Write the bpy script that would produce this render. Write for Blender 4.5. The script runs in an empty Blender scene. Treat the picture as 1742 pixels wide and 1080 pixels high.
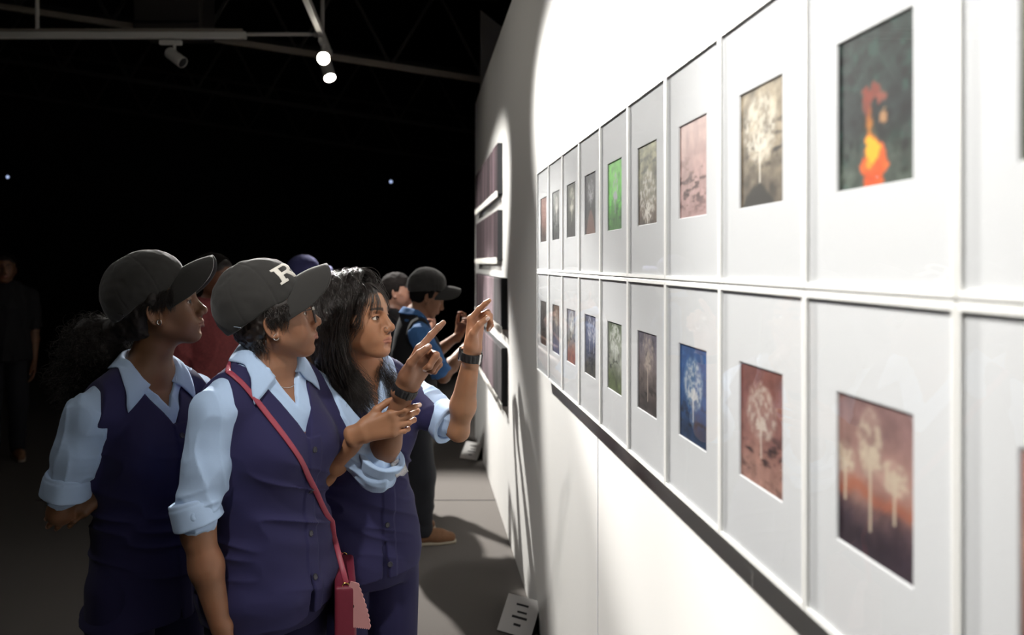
import bpy, math, random
import numpy as np

rng = np.random.default_rng(7)
random.seed(7)
SC = bpy.context.scene
COL = SC.collection
F_PX, CX, CY, EYE = 1200.0, 712.0, 447.0, 1.55      # lens in pixels of the 1742x1080 frame, vanishing point, eye height


def V(*a):
    return np.array(a, dtype=np.float64)


def W(px, py, y):
    """world point seen at a pixel, y metres away along the wall"""
    return V((px - CX) * y / F_PX, y, EYE - (py - CY) * y / F_PX)


def nrm(v):
    v = np.asarray(v, dtype=np.float64)
    return v / max(np.linalg.norm(v), 1e-9)


def s2l(c):
    c = np.asarray(c, dtype=np.float64) / 255.0
    return np.where(c <= 0.04045, c / 12.92, ((c + 0.055) / 1.055) ** 2.4)


def smooth01(x, a, b):
    t = np.clip((x - a) / (b - a), 0, 1)
    return t * t * (3 - 2 * t)


# ------------------------------------------------------------------ noise
_LAT = rng.random((32, 32, 32)).astype(np.float32)


def vnoise(P):
    """smooth value noise in -1..1"""
    P = np.asarray(P, dtype=np.float32)
    i = np.floor(P).astype(np.int32)
    f = P - i
    f = f * f * (3 - 2 * f)
    i &= 31
    j = (i + 1) & 31
    x0, y0, z0 = i[..., 0], i[..., 1], i[..., 2]
    x1, y1, z1 = j[..., 0], j[..., 1], j[..., 2]
    fx, fy, fz = f[..., 0], f[..., 1], f[..., 2]
    a = _LAT[x0, y0, z0] * (1 - fx) + _LAT[x1, y0, z0] * fx
    b = _LAT[x0, y1, z0] * (1 - fx) + _LAT[x1, y1, z0] * fx
    c = _LAT[x0, y0, z1] * (1 - fx) + _LAT[x1, y0, z1] * fx
    d = _LAT[x0, y1, z1] * (1 - fx) + _LAT[x1, y1, z1] * fx
    a = a * (1 - fy) + b * fy
    c = c * (1 - fy) + d * fy
    return (a * (1 - fz) + c * fz) * 2 - 1


# ------------------------------------------------------------------ distance shapes
def cone(a, b, ra, rb):
    a = np.asarray(a, np.float32); b = np.asarray(b, np.float32)
    ba = b - a
    l2 = float(ba @ ba) + 1e-12

    def f(P):
        q = P - a
        h = np.clip((q @ ba) / l2, 0, 1)
        q = q - h[..., None] * ba
        return np.sqrt((q * q).sum(-1)) - (ra + (rb - ra) * h)
    return f, (a + b) / 2, math.sqrt(l2) / 2 + max(ra, rb)


def ball(c, r):
    c = np.asarray(c, np.float32)

    def f(P):
        q = P - c
        return np.sqrt((q * q).sum(-1)) - r
    return f, c, r


def ell(c, rad, R=None):
    """ellipsoid; rows of R are its own axes"""
    c = np.asarray(c, np.float32); rad = np.asarray(rad, np.float32)
    RT = None if R is None else np.asarray(R, np.float32).T

    def f(P):
        q = P - c
        if RT is not None:
            q = q @ RT
        q = q / rad
        k0 = np.sqrt((q * q).sum(-1)) + 1e-6
        q = q / rad
        k1 = np.sqrt((q * q).sum(-1)) + 1e-6
        return k0 * (k0 - 1) / k1
    return f, c, float(rad.max())


def tube_end(a, b, ra, rb, rnd=0.004, squash=None):
    """flat-ended cone (cuffs, sleeves)"""
    a = np.asarray(a, np.float32); b = np.asarray(b, np.float32)
    L = float(np.linalg.norm(b - a)); ax = (b - a) / L

    def f(P):
        q = P - a
        h = q @ ax
        w = q - h[..., None] * ax
        r = np.sqrt((w * w).sum(-1))
        t = np.clip(h / L, 0, 1)
        dr = r - (ra + (rb - ra) * t) + rnd
        dh = np.abs(h - L / 2) - L / 2 + rnd
        return np.minimum(np.maximum(dr, dh), 0) + np.sqrt(np.maximum(dr, 0) ** 2 + np.maximum(dh, 0) ** 2) - rnd
    return f, (a + b) / 2, L / 2 + max(ra, rb)


def ring(c, R, ra, rb, r):
    """elliptic torus in the plane of the first two rows of R"""
    c = np.asarray(c, np.float32); RT = np.asarray(R, np.float32).T

    def f(P):
        q = (P - c) @ RT
        x, y = q[..., 0] / ra, q[..., 1] / rb
        k = np.sqrt(x * x + y * y) + 1e-6
        g = np.sqrt((x / ra) ** 2 + (y / rb) ** 2) + 1e-6
        d = k * (k - 1) / g
        return np.sqrt(d * d + q[..., 2] ** 2) - r
    return f, c, max(ra, rb) + r


def smin(a, b, k):
    if k <= 0:
        return np.minimum(a, b)
    h = np.maximum(k - np.abs(a - b), 0) / k
    return np.minimum(a, b) - h * h * k * 0.25


class Shape:
    def __init__(self):
        self.ops = []
        self.post = None

    def add(self, p, k=0.01):
        self.ops.append(('u', p[0], np.asarray(p[1], np.float32), p[2], k)); return self

    def sub(self, p, k=0.004):
        self.ops.append(('s', p[0], np.asarray(p[1], np.float32), p[2], k)); return self

    def cut(self, f, k=0.003):
        """keep only where f < 0 (everywhere)"""
        self.ops.append(('c', f, V(0, 0, 0).astype(np.float32), 1e6, k)); return self

    def bounds(self):
        lo = np.full(3, 1e9); hi = -lo
        for m, f, c, r, k in self.ops:
            if m == 'u' and r < 100:
                lo = np.minimum(lo, c - r); hi = np.maximum(hi, c + r)
        return lo - 0.03, hi + 0.03

    def ev(self, P, cen=None, rad=0.0):
        """P (blocks, points, 3); cen (blocks, 3)"""
        D = np.full(P.shape[:-1], 0.35, np.float32)
        for m, f, c, r, k in self.ops:
            if cen is None or r > 100:
                idx = slice(None); Q = P
            else:
                q = cen - c
                idx = np.nonzero(np.sqrt((q * q).sum(-1)) < r + rad + k + 0.05)[0]
                if idx.size == 0:
                    continue
                Q = P[idx]
            d = f(Q)
            if m == 'u':
                D[idx] = smin(D[idx], d, k)
            elif m == 's':
                D[idx] = -smin(-D[idx], d, k)
            else:
                D[idx] = -smin(-D[idx], -d, k)
        if self.post is not None:
            D = D + self.post(P)
        return D

    def at(self, p):
        return float(self.ev(np.asarray(p, np.float32).reshape(1, 1, 3))[0, 0])

    def many(self, pts):
        return self.ev(np.asarray(pts, np.float32).reshape(1, -1, 3))[0]

    def grad(self, pts, e=0.002):
        pts = np.asarray(pts, np.float32).reshape(-1, 3)
        g = np.stack([self.many(pts + V(e, 0, 0)) - self.many(pts - V(e, 0, 0)),
                      self.many(pts + V(0, e, 0)) - self.many(pts - V(0, e, 0)),
                      self.many(pts + V(0, 0, e)) - self.many(pts - V(0, 0, e))], -1)
        return g / (np.linalg.norm(g, axis=-1, keepdims=True) + 1e-9)

    def march(self, o, d, tmax=4.0, t0=0.0):
        o = np.asarray(o, np.float64); d = nrm(d); t = t0
        for _ in range(120):
            s = self.at(o + d * t)
            if s < 0.0004:
                return o + d * t
            t += max(s * 0.6, 0.0005)
            if t > tmax:
                break
        return None


EDG = [(a, b) for a in range(8) for b in range(a + 1, 8) if bin(a ^ b).count('1') == 1]


def polygonise(S, h, keep=None, B=8):
    """surface of S on an h grid, in blocks; keep(centres) chooses blocks"""
    lo, hi = S.bounds()
    bs = B * h
    n = np.ceil((hi - lo) / bs).astype(int)
    g = np.stack(np.meshgrid(*[np.arange(m) for m in n], indexing='ij'), -1).reshape(-1, 3)
    cen = (lo + (g + 0.5) * bs).astype(np.float32)
    rad = bs * 0.867
    ok = np.zeros(len(cen), bool)
    for s in range(0, len(cen), 40000):
        c = cen[s:s + 40000]
        ok[s:s + 40000] = np.abs(S.ev(c[:, None, :], c, rad)[:, 0]) < rad * 1.3 + 0.010
    if keep is not None:
        ok &= keep(cen)
    g, cen = g[ok], cen[ok]
    r = np.arange(B + 1)
    off = np.stack(np.meshgrid(r, r, r, indexing='ij'), -1).reshape(-1, 3)
    N = n * B + 2
    keys, pos, quads = [], [], []
    edges = []
    for s in range(0, len(g), 500):
        gg = g[s:s + 500]
        P = (lo + (gg[:, None, :] * B + off[None]) * h).astype(np.float32)     # the same number for a corner shared by two blocks
        D = S.ev(P, cen[s:s + 500], rad).reshape(-1, B + 1, B + 1, B + 1)
        cor = np.stack([D[:, (c & 1):B + (c & 1), (c >> 1 & 1):B + (c >> 1 & 1), (c >> 2):B + (c >> 2)] for c in range(8)], -1)
        neg = cor < 0
        mixed = neg.any(-1) & ~neg.all(-1)
        bi, i, j, k = np.nonzero(mixed)
        if len(bi) == 0:
            continue
        cv = cor[bi, i, j, k]
        acc = np.zeros((len(bi), 3), np.float32); cnt = np.zeros(len(bi), np.float32)
        for a, b in EDG:
            va, vb = cv[:, a], cv[:, b]
            x = (va < 0) != (vb < 0)
            t = np.where(x, va / np.where(x, va - vb, 1), 0)
            pa = np.array([a & 1, a >> 1 & 1, a >> 2], np.float32); pb = np.array([b & 1, b >> 1 & 1, b >> 2], np.float32)
            acc += np.where(x[:, None], pa + t[:, None] * (pb - pa), 0); cnt += x
        cell = gg[bi] * B + np.stack([i, j, k], -1)
        p = lo + (cell + acc / cnt[:, None]) * h
        key = (cell[:, 0].astype(np.int64) * N[1] + cell[:, 1]) * N[2] + cell[:, 2]
        keys.append(key); pos.append(p)
        for ax in range(3):
            o = cv[:, 0] < 0; e = cv[:, 1 << ax] < 0
            m = o != e
            edges.append((ax, cell[m], o[m]))
    if not keys:
        return np.zeros((0, 3)), np.zeros((0, 4), np.int64)
    keys = np.concatenate(keys); pos = np.concatenate(pos)
    o = np.argsort(keys); keys = keys[o]; pos = pos[o]

    def look(c):
        k = (c[:, 0].astype(np.int64) * N[1] + c[:, 1]) * N[2] + c[:, 2]
        q = np.minimum(np.searchsorted(keys, k), len(keys) - 1)
        return q, keys[q] == k
    for ax, c, o in edges:
        u = np.zeros(3, int); v = np.zeros(3, int)
        u[(ax + 1) % 3] = 1; v[(ax + 2) % 3] = 1
        ids = [look(c), look(c - u), look(c - u - v), look(c - v)]
        good = ids[0][1] & ids[1][1] & ids[2][1] & ids[3][1]
        q = np.stack([a[0] for a in ids], -1)
        q = np.where(o[:, None], q, q[:, ::-1])
        quads.append(q[good])
    return pos, np.concatenate(quads)


# ------------------------------------------------------------------ blender meshes
def link(name, verts, faces, mat=None, parent=None, org=None, smooth=True, cols=None):
    """one mesh object; verts are world points, stored about the thing's base"""
    me = bpy.data.meshes.new(name)
    verts = np.asarray(verts, np.float64).reshape(-1, 3)
    if org is None:
        org = V(0, 0, 0)
        if parent is not None:
            org = ORG[parent.name]
    if isinstance(faces, np.ndarray) and faces.ndim == 2:
        k = faces.shape[1]; m = len(faces)
        me.vertices.add(len(verts)); me.vertices.foreach_set('co', (verts - org).astype(np.float32).ravel())
        me.loops.add(m * k); me.loops.foreach_set('vertex_index', faces.astype(np.int32).ravel())
        me.polygons.add(m); me.polygons.foreach_set('loop_start', np.arange(0, m * k, k, dtype=np.int32))
        me.update(calc_edges=True)
        me.validate()
    else:
        me.from_pydata((verts - org).tolist(), [], [list(map(int, f)) for f in faces])
        me.update()
    if smooth:
        me.shade_smooth()
    if cols is not None:
        ca = me.color_attributes.new('tint', 'FLOAT_COLOR', 'POINT')
        c = np.ones((len(verts), 4), np.float32); c[:, :3] = cols
        ca.data.foreach_set('color', c.ravel())
    if mat is not None:
        me.materials.append(mat)
    o = bpy.data.objects.new(name, me)
    COL.objects.link(o)
    ORG[o.name] = org
    if parent is not None:
        o.parent = parent
    else:
        o.location = org
    return o


ORG = {}


def thing(name, label, cat, loc, group=None):
    o = bpy.data.objects.new(name, None)
    COL.objects.link(o)
    o.empty_display_size = 0.1
    o.location = loc
    ORG[o.name] = np.asarray(loc, np.float64)
    return tag(o, label, cat, group)


def tag(o, label, cat, group=None):
    o['label'] = label; o['category'] = cat
    if group:
        o['group'] = group
    return o


class MB:
    """collects simple solids into one mesh"""
    def __init__(self):
        self.v = []; self.f = []; self.n = 0

    def raw(self, v, f):
        v = np.asarray(v, np.float64).reshape(-1, 3)
        self.v.append(v); self.f += [[int(i) + self.n for i in q] for q in f]; self.n += len(v)
        return self

    def box(self, lo, hi, bev=0.0):
        lo = np.asarray(lo, float); hi = np.asarray(hi, float)
        if bev <= 0:
            v = [[(lo, hi)[i & 1][0], (lo, hi)[i >> 1 & 1][1], (lo, hi)[i >> 2][2]] for i in range(8)]
            return self.raw(v, [(0, 2, 3, 1), (4, 5, 7, 6), (0, 1, 5, 4), (2, 6, 7, 3), (0, 4, 6, 2), (1, 3, 7, 5)])
        c = (lo + hi) / 2; h = (hi - lo) / 2
        return self.rbox(c, np.eye(3), h, bev)

    def rbox(self, c, R, h, bev=0.002):
        """box with bevelled edges, rows of R are its axes"""
        h = np.asarray(h, float); R = np.asarray(R, float); bev = min(bev, h.min() * 0.9)
        idx = {}; v = []
        for sx in (-1, 1):
            for sy in (-1, 1):
                for sz in (-1, 1):
                    s = V(sx, sy, sz)
                    for a in range(3):
                        p = s * (h - bev); p[a] = s[a] * h[a]
                        idx[(sx, sy, sz, a)] = len(v); v.append(np.asarray(c) + p @ R)
        f = []
        for a in range(3):
            b, d = (a + 1) % 3, (a + 2) % 3
            for s in (-1, 1):
                q = []
                for (u, w) in ((-1, -1), (1, -1), (1, 1), (-1, 1)):
                    k = [0, 0, 0]; k[a] = s; k[b] = u; k[d] = w
                    q.append(idx[(*k, a)])
                f.append(q if s > 0 else q[::-1])
            for u in (-1, 1):
                for w in (-1, 1):
                    k0 = [0, 0, 0]; k1 = [0, 0, 0]
                    k0[a] = -1; k1[a] = 1
                    for k in (k0, k1):
                        k[b] = u; k[d] = w
                    q = [idx[(*k0, b)], idx[(*k1, b)], idx[(*k1, d)], idx[(*k0, d)]]
                    f.append(q if u * w > 0 else q[::-1])
        for sx in (-1, 1):
            for sy in (-1, 1):
                for sz in (-1, 1):
                    q = [idx[(sx, sy, sz, 0)], idx[(sx, sy, sz, 1)], idx[(sx, sy, sz, 2)]]
                    f.append(q if sx * sy * sz > 0 else q[::-1])
        return self.raw(v, f)

    def tube(self, pts, rad, n=8, caps=True, sx=None, up=None, closed=False):
        """swept tube; rad number or list; sx = (a, b) flattens, up = list of directions for b"""
        pts = np.asarray(pts, float); m = len(pts)
        rad = np.broadcast_to(np.asarray(rad, float), (m,))
        if closed:
            T = np.roll(pts, -1, 0) - np.roll(pts, 1, 0)
        else:
            T = np.gradient(pts, axis=0)
        T = T / (np.linalg.norm(T, axis=1, keepdims=True) + 1e-12)
        if up is None:
            u = np.cross(T[0], V(0.31, 0.2, 0.93)); u = nrm(u)
            U = []
            for t in T:
                u = nrm(u - t * (u @ t)); U.append(u)
            U = np.array(U)
        else:
            U = np.broadcast_to(np.asarray(up, float), (m, 3)).copy()
            U = U - T * (U * T).sum(1, keepdims=True)
            U /= np.linalg.norm(U, axis=1, keepdims=True)
        Wd = np.cross(T, U)
        a = np.arange(n) * 2 * math.pi / n
        ca, sa = np.cos(a), np.sin(a)
        fa, fb = sx if sx else (1, 1)
        v = pts[:, None] + rad[:, None, None] * (fb * ca[None, :, None] * U[:, None] + fa * sa[None, :, None] * Wd[:, None])
        f = []
        for i in range(m if closed else m - 1):
            i2 = (i + 1) % m
            for k in range(n):
                k2 = (k + 1) % n
                f.append((i * n + k, i * n + k2, i2 * n + k2, i2 * n + k))
        if caps and not closed:
            f.append(tuple(range(n))[::-1]); f.append(tuple((m - 1) * n + k for k in range(n)))
        return self.raw(v.reshape(-1, 3), f)

    def lathe(self, o, ax, prof, n=24):
        """prof = [(radius, height)]"""
        ax = nrm(ax); u = nrm(np.cross(ax, V(0.3, 0.9, 0.17))); w = np.cross(ax, u)
        v = []
        for r, h in prof:
            for k in range(n):
                a = 2 * math.pi * k / n
                v.append(np.asarray(o) + ax * h + r * (math.cos(a) * u + math.sin(a) * w))
        f = []
        for i in range(len(prof) - 1):
            for k in range(n):
                f.append((i * n + k, i * n + (k + 1) % n, (i + 1) * n + (k + 1) % n, (i + 1) * n + k))
        f.append(tuple(range(n))[::-1]); f.append(tuple((len(prof) - 1) * n + k for k in range(n)))
        return self.raw(v, f)

    def prism(self, poly, c, R, t):
        """flat outline (x, y) pushed out by t along the third row of R; keep convex or simple"""
        R = np.asarray(R, float); n = len(poly)
        b = [np.asarray(c) + p[0] * R[0] + p[1] * R[1] for p in poly]
        v = b + [p + R[2] * t for p in b]
        f = [tuple(range(n))[::-1], tuple(range(n, 2 * n))]
        f += [(i, (i + 1) % n, n + (i + 1) % n, n + i) for i in range(n)]
        return self.raw(v, f)

    def build(self, name, mat, parent=None, org=None, smooth=False):
        return link(name, np.concatenate(self.v), self.f, mat, parent, org, smooth)


def strand_mesh(paths, rad, n=3):
    """paths (S, T, 3), rad (T,) or (S, T)"""
    paths = np.asarray(paths, float); S, T, _ = paths.shape
    rad = np.broadcast_to(np.asarray(rad, float), (S, T))
    tan = np.gradient(paths, axis=1); tan /= np.linalg.norm(tan, axis=2, keepdims=True) + 1e-9
    ref = rng.normal(size=(S, 1, 3))
    u = np.cross(tan, ref); u /= np.linalg.norm(u, axis=2, keepdims=True) + 1e-9
    w = np.cross(tan, u)
    a = np.arange(n) * 2 * math.pi / n
    v = paths[:, :, None] + rad[:, :, None, None] * (np.cos(a)[:, None] * u[:, :, None] + np.sin(a)[:, None] * w[:, :, None])
    idx = np.arange(S * T * n).reshape(S, T, n)
    q = np.stack([idx[:, :-1], np.roll(idx, -1, 2)[:, :-1], np.roll(idx, -1, 2)[:, 1:], idx[:, 1:]], -1).reshape(-1, 4)
    return v.reshape(-1, 3), q


def join(*parts):
    vs, fs, n = [], [], 0
    for v, f in parts:
        vs.append(v); fs.append(np.asarray(f) + n); n += len(v)
    return np.concatenate(vs), np.concatenate(fs)


def sheet(grid, thick=0.0025, closed_u=False):
    """a grid (m, n, 3) made into a sheet with real thickness"""
    grid = np.asarray(grid, float); m, n, _ = grid.shape
    du = np.gradient(grid, axis=0); dv = np.gradient(grid, axis=1)
    N = np.cross(du, dv); N /= np.linalg.norm(N, axis=2, keepdims=True) + 1e-9
    top = grid + N * thick / 2; bot = grid - N * thick / 2
    v = np.concatenate([top.reshape(-1, 3), bot.reshape(-1, 3)])
    i = np.arange(m * n).reshape(m, n)
    a = np.stack([i[:-1, :-1], i[1:, :-1], i[1:, 1:], i[:-1, 1:]], -1).reshape(-1, 4)
    b = (a + m * n)[:, ::-1]
    rim = np.concatenate([i[0, :], i[1:, -1], i[-1, -2::-1], i[-2:0:-1, 0]])
    r2 = np.roll(rim, -1)
    e = np.stack([rim, r2, r2 + m * n, rim + m * n], -1)
    return v, np.concatenate([a, b, e])
# ------------------------------------------------------------------ materials
def mat(name, col, rough=0.6, metal=0.0, spec=0.5, noise=None, bump=None, sheen=0.0, attr=False, emit=None, coat=0.0, sss=0.0):
    """principled material; col in sRGB 0-255. noise = (scale, amount), bump = (scale, strength, distance)"""
    m = bpy.data.materials.new(name)
    m.use_nodes = True
    nt = m.node_tree; nd = nt.nodes; ln = nt.links
    b = nd['Principled BSDF']
    c = tuple(s2l(col)) + (1,)
    b.inputs['Base Color'].default_value = c
    b.inputs['Roughness'].default_value = rough
    b.inputs['Metallic'].default_value = metal
    b.inputs['Specular IOR Level'].default_value = spec
    if sheen:
        b.inputs['Sheen Weight'].default_value = sheen
        b.inputs['Sheen Roughness'].default_value = 0.5
    if coat:
        b.inputs['Coat Weight'].default_value = coat
        b.inputs['Coat Roughness'].default_value = 0.15
    if sss:
        b.inputs['Subsurface Weight'].default_value = sss
        b.inputs['Subsurface Radius'].default_value = (0.012, 0.005, 0.003)
        b.inputs['Subsurface Scale'].default_value = 0.5
    if emit:
        b.inputs['Emission Color'].default_value = tuple(s2l(emit[0])) + (1,)
        b.inputs['Emission Strength'].default_value = emit[1]
    tc = nd.new('ShaderNodeTexCoord')
    src = None
    if attr:
        a = nd.new('ShaderNodeAttribute'); a.attribute_name = 'tint'
        src = a.outputs['Color']
        ln.new(src, b.inputs['Base Color'])
    if noise:
        t = nd.new('ShaderNodeTexNoise'); t.inputs['Scale'].default_value = noise[0]; t.inputs['Detail'].default_value = 5
        ln.new(tc.outputs['Object'], t.inputs['Vector'])
        mr = nd.new('ShaderNodeMapRange')
        mr.inputs['To Min'].default_value = 1 - noise[1]; mr.inputs['To Max'].default_value = 1 + noise[1]
        ln.new(t.outputs['Fac'], mr.inputs['Value'])
        mx = nd.new('ShaderNodeMix'); mx.data_type = 'RGBA'; mx.blend_type = 'MULTIPLY'; mx.inputs['Factor'].default_value = 1
        if src is not None:
            ln.new(src, mx.inputs['A'])
        else:
            mx.inputs['A'].default_value = c
        ln.new(mr.outputs['Result'], mx.inputs['B'])
        ln.new(mx.outputs['Result'], b.inputs['Base Color'])
    if bump:
        t = nd.new('ShaderNodeTexNoise'); t.inputs['Scale'].default_value = bump[0]; t.inputs['Detail'].default_value = 3
        ln.new(tc.outputs['Object'], t.inputs['Vector'])
        bp = nd.new('ShaderNodeBump'); bp.inputs['Strength'].default_value = bump[1]; bp.inputs['Distance'].default_value = bump[2]
        ln.new(t.outputs['Fac'], bp.inputs['Height'])
        ln.new(bp.outputs['Normal'], b.inputs['Normal'])
    return m


def glass_pane(name):
    """thin picture glass: clear, with the reflection growing towards grazing angles"""
    m = bpy.data.materials.new(name); m.use_nodes = True
    nt = m.node_tree; nd = nt.nodes; ln = nt.links
    nd.remove(nd['Principled BSDF'])
    out = nd['Material Output']
    tr = nd.new('ShaderNodeBsdfTransparent'); tr.inputs['Color'].default_value = (0.985, 0.988, 0.99, 1)
    gl = nd.new('ShaderNodeBsdfGlossy'); gl.inputs['Roughness'].default_value = 0.0
    lw = nd.new('ShaderNodeLayerWeight'); lw.inputs['Blend'].default_value = 0.5
    pw = nd.new('ShaderNodeMath'); pw.operation = 'POWER'; pw.inputs[1].default_value = 5
    ml = nd.new('ShaderNodeMath'); ml.operation = 'MULTIPLY_ADD'; ml.inputs[1].default_value = 0.8; ml.inputs[2].default_value = 0.035
    ln.new(lw.outputs['Facing'], pw.inputs[0]); ln.new(pw.outputs[0], ml.inputs[0])
    mx = nd.new('ShaderNodeMixShader')
    ln.new(ml.outputs[0], mx.inputs[0]); ln.new(tr.outputs[0], mx.inputs[1]); ln.new(gl.outputs[0], mx.inputs[2])
    ln.new(mx.outputs[0], out.inputs['Surface'])
    return m


M = {}
M['wall'] = mat('white_painted_wall', (232, 231, 228), 0.7, noise=(3, 0.012), bump=(160, 0.08, 0.001))
M['black'] = mat('black_hall_paint', (11, 11, 12), 0.9, noise=(2, 0.1))
M['carpet'] = mat('grey_carpet', (106, 102, 99), 0.95, spec=0.1, noise=(420, 0.28), bump=(500, 0.5, 0.003))
M['steel'] = mat('lit_roof_steel', (150, 140, 128), 0.6, noise=(6, 0.12))  # tone raised, lamp spill on the nearest chord put into the colour
M['steelshade'] = mat('shaded_roof_steel', (46, 43, 40), 0.7, noise=(6, 0.12))  # same roof steel darkened, the unlit bars' shade put into the colour
M['ply'] = mat('grey_board', (188, 184, 178), 0.8, noise=(5, 0.08))
M['trackwhite'] = mat('white_enamel', (232, 230, 224), 0.4)
M['boxdark'] = mat('dark_hanging_box', (52, 48, 44), 0.8)
M['frame'] = mat('white_frame_lacquer', (240, 240, 238), 0.4)
M['mat'] = mat('pale_grey_mount_board', (230, 231, 233), 0.85, noise=(600, 0.02))
M['print'] = mat('print_ink', (128, 128, 128), 0.7, attr=True)
M['glass'] = glass_pane('picture_glass')
M['skin'] = mat('skin', (120, 85, 60), 0.48, spec=0.4, attr=True, bump=(700, 0.12, 0.0006), sss=0.12)
M['shirt'] = mat('light_blue_cotton', (172, 196, 228), 0.8, spec=0.2, noise=(900, 0.06), bump=(1200, 0.15, 0.0006), sheen=0.1)
M['vest'] = mat('navy_suiting', (43, 41, 77), 0.8, spec=0.18, noise=(700, 0.12), bump=(1100, 0.2, 0.0006), sheen=0.05)
M['trouser'] = mat('navy_trouser_cloth', (39, 37, 71), 0.8, spec=0.18, noise=(700, 0.12), bump=(1000, 0.2, 0.0006), sheen=0.05)
M['hair'] = mat('black_hair', (34, 27, 24), 0.36, spec=0.6)
M['hairfrizz'] = mat('frizzy_black_hair', (36, 31, 29), 0.65, spec=0.35)
M['hairmatt'] = mat('short_black_hair', (20, 17, 16), 0.85, spec=0.08, noise=(200, 0.3))
M['cap'] = mat('black_cap_cotton', (48, 47, 46), 0.85, spec=0.2, noise=(800, 0.12), bump=(900, 0.3, 0.0006), sheen=0.2)
M['logo'] = mat('off_white_thread', (226, 222, 214), 0.8, bump=(900, 0.4, 0.0006))
M['silver'] = mat('silver_metal', (214, 212, 208), 0.22, metal=1.0)
M['gold'] = mat('gold_metal', (205, 170, 95), 0.25, metal=1.0)
M['blackrub'] = mat('black_rubber', (26, 26, 28), 0.5)
M['greyplate'] = mat('grey_watch_case', (84, 84, 84), 0.35, metal=0.3)
M['rimdark'] = mat('dark_spectacle_rim', (30, 24, 24), 0.3)
M['lens'] = glass_pane('spectacle_lens')
M['button'] = mat('dark_button', (34, 33, 46), 0.42, spec=0.5)
M['strap'] = mat('wine_red_leather', (150, 58, 76), 0.5, noise=(60, 0.06))
M['bag'] = mat('dark_wine_leather', (112, 34, 52), 0.5, noise=(50, 0.08))
M['pink'] = mat('dusty_pink_leather', (196, 140, 140), 0.6, noise=(40, 0.05))
M['plastic'] = glass_pane('clear_plastic')
for n_ in M['plastic'].node_tree.nodes:
    if n_.type == 'BSDF_GLOSSY':
        n_.inputs['Roughness'].default_value = 0.25
    if n_.type == 'MATH' and n_.operation == 'MULTIPLY_ADD':
        n_.inputs[2].default_value = 0.35
M['maroon'] = mat('maroon_print_cloth', (112, 46, 48), 0.85, noise=(90, 0.5))
M['darkcloth'] = mat('black_cloth', (15, 16, 20), 0.85, noise=(60, 0.15))
M['denim'] = mat('dark_denim', (24, 26, 34), 0.85, noise=(120, 0.15))
M['bluecloth'] = mat('mid_blue_cloth', (58, 104, 158), 0.8, noise=(60, 0.08))
M['navycap'] = mat('navy_cap_cloth', (52, 54, 100), 0.85)
M['shoe'] = mat('brown_suede', (128, 92, 66), 0.8, noise=(80, 0.15))
M['sole'] = mat('pale_sole', (168, 158, 140), 0.7)
M['card'] = mat('white_card', (214, 212, 210), 0.7)
M['ink'] = mat('black_ink', (40, 39, 40), 0.7)
M['lampglow'] = mat('lamp_lens_lit', (255, 250, 238), 0.3, emit=((255, 247, 232), 60.0))
M['led'] = mat('small_blue_led', (140, 170, 255), 0.3, emit=((190, 210, 255), 0.9))
M['textile'] = mat('dark_maroon_weave', (70, 50, 56), 0.9, attr=True)
M['fringe'] = mat('white_fringe_yarn', (230, 228, 222), 0.85)
M['lip'] = None
M['eyewhite'] = mat('eye', (225, 215, 205), 0.12, attr=True, spec=0.6)
# ------------------------------------------------------------------ the hall
XW = 0.505                       # face of the white exhibition wall


def struct(name, mb, m):
    o = mb.build(name, m)
    o['kind'] = 'structure'
    return o


def build_room():
    struct('floor', MB().box((-9.2, -3, -0.1), (5, 14, 0)), M['carpet'])
    struct('wall_right', MB().box((XW, -2.2, 0), (XW + 0.08, 6.3, 2.97)), M['wall'])
    struct('wall_far', MB().box((-9.2, 13.6, 0), (5, 13.8, 5.6)), M['black'])
    struct('wall_left', MB().box((-9.4, -3, 0), (-9.2, 13.8, 5.6)), M['black'])
    struct('wall_outer', MB().box((5, -3, 0), (5.2, 13.8, 5.6)), M['black'])
    struct('wall_near', MB().box((-9.4, -3.2, 0), (5.2, -3, 5.6)), M['black'])
    struct('ceiling', MB().box((-9.4, -3.2, 5.6), (5.2, 13.8, 5.8)), M['black'])
    # dark butt joint in the carpet, across the walkway
    struct('trim_1', MB().box((-2.5, 4.60, -0.02), (XW, 4.612, 0.0008)), M['black'])
    # filled joint between two boards of the white wall
    struct('trim_2', MB().box((XW - 0.0012, 1.985, 0.0), (XW + 0.01, 1.992, 1.06)), M['mat'])
    # tall board behind the wall's far end, above its top
    t = tag(MB().prism([(0, 0), (0.62, 0), (0.62, 0.15), (0.36, 0.55), (0.0, 0.84)], (0.553, 6.33, 2.97), np.array([[1, 0, 0], [0, 0, 1], [0, -1, 0]], float), 0.03)
            .build('wall_brace_board', M['ply']), 'grey board with a slanting top standing above the far end of the white wall', 'board')
    # the board's foot, hidden behind the wall
    MB().box((0.60, 6.3, 0), (0.66, 6.33, 2.97)).build('post', M['ply'], t, org=V(0, 0, 0)).matrix_parent_inverse.identity()


def rafter(y, x0, z0, x1, z1, wdt=0.055, hgt=0.05):
    d = nrm(V(x1 - x0, 0, z1 - z0))
    R = np.array([d, V(0, 1, 0), np.cross(d, V(0, 1, 0))])
    L = math.hypot(x1 - x0, z1 - z0)
    return MB().rbox(V((x0 + x1) / 2, y, (z0 + z1) / 2), R, V(L / 2, wdt / 2, hgt / 2), 0.004)


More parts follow.
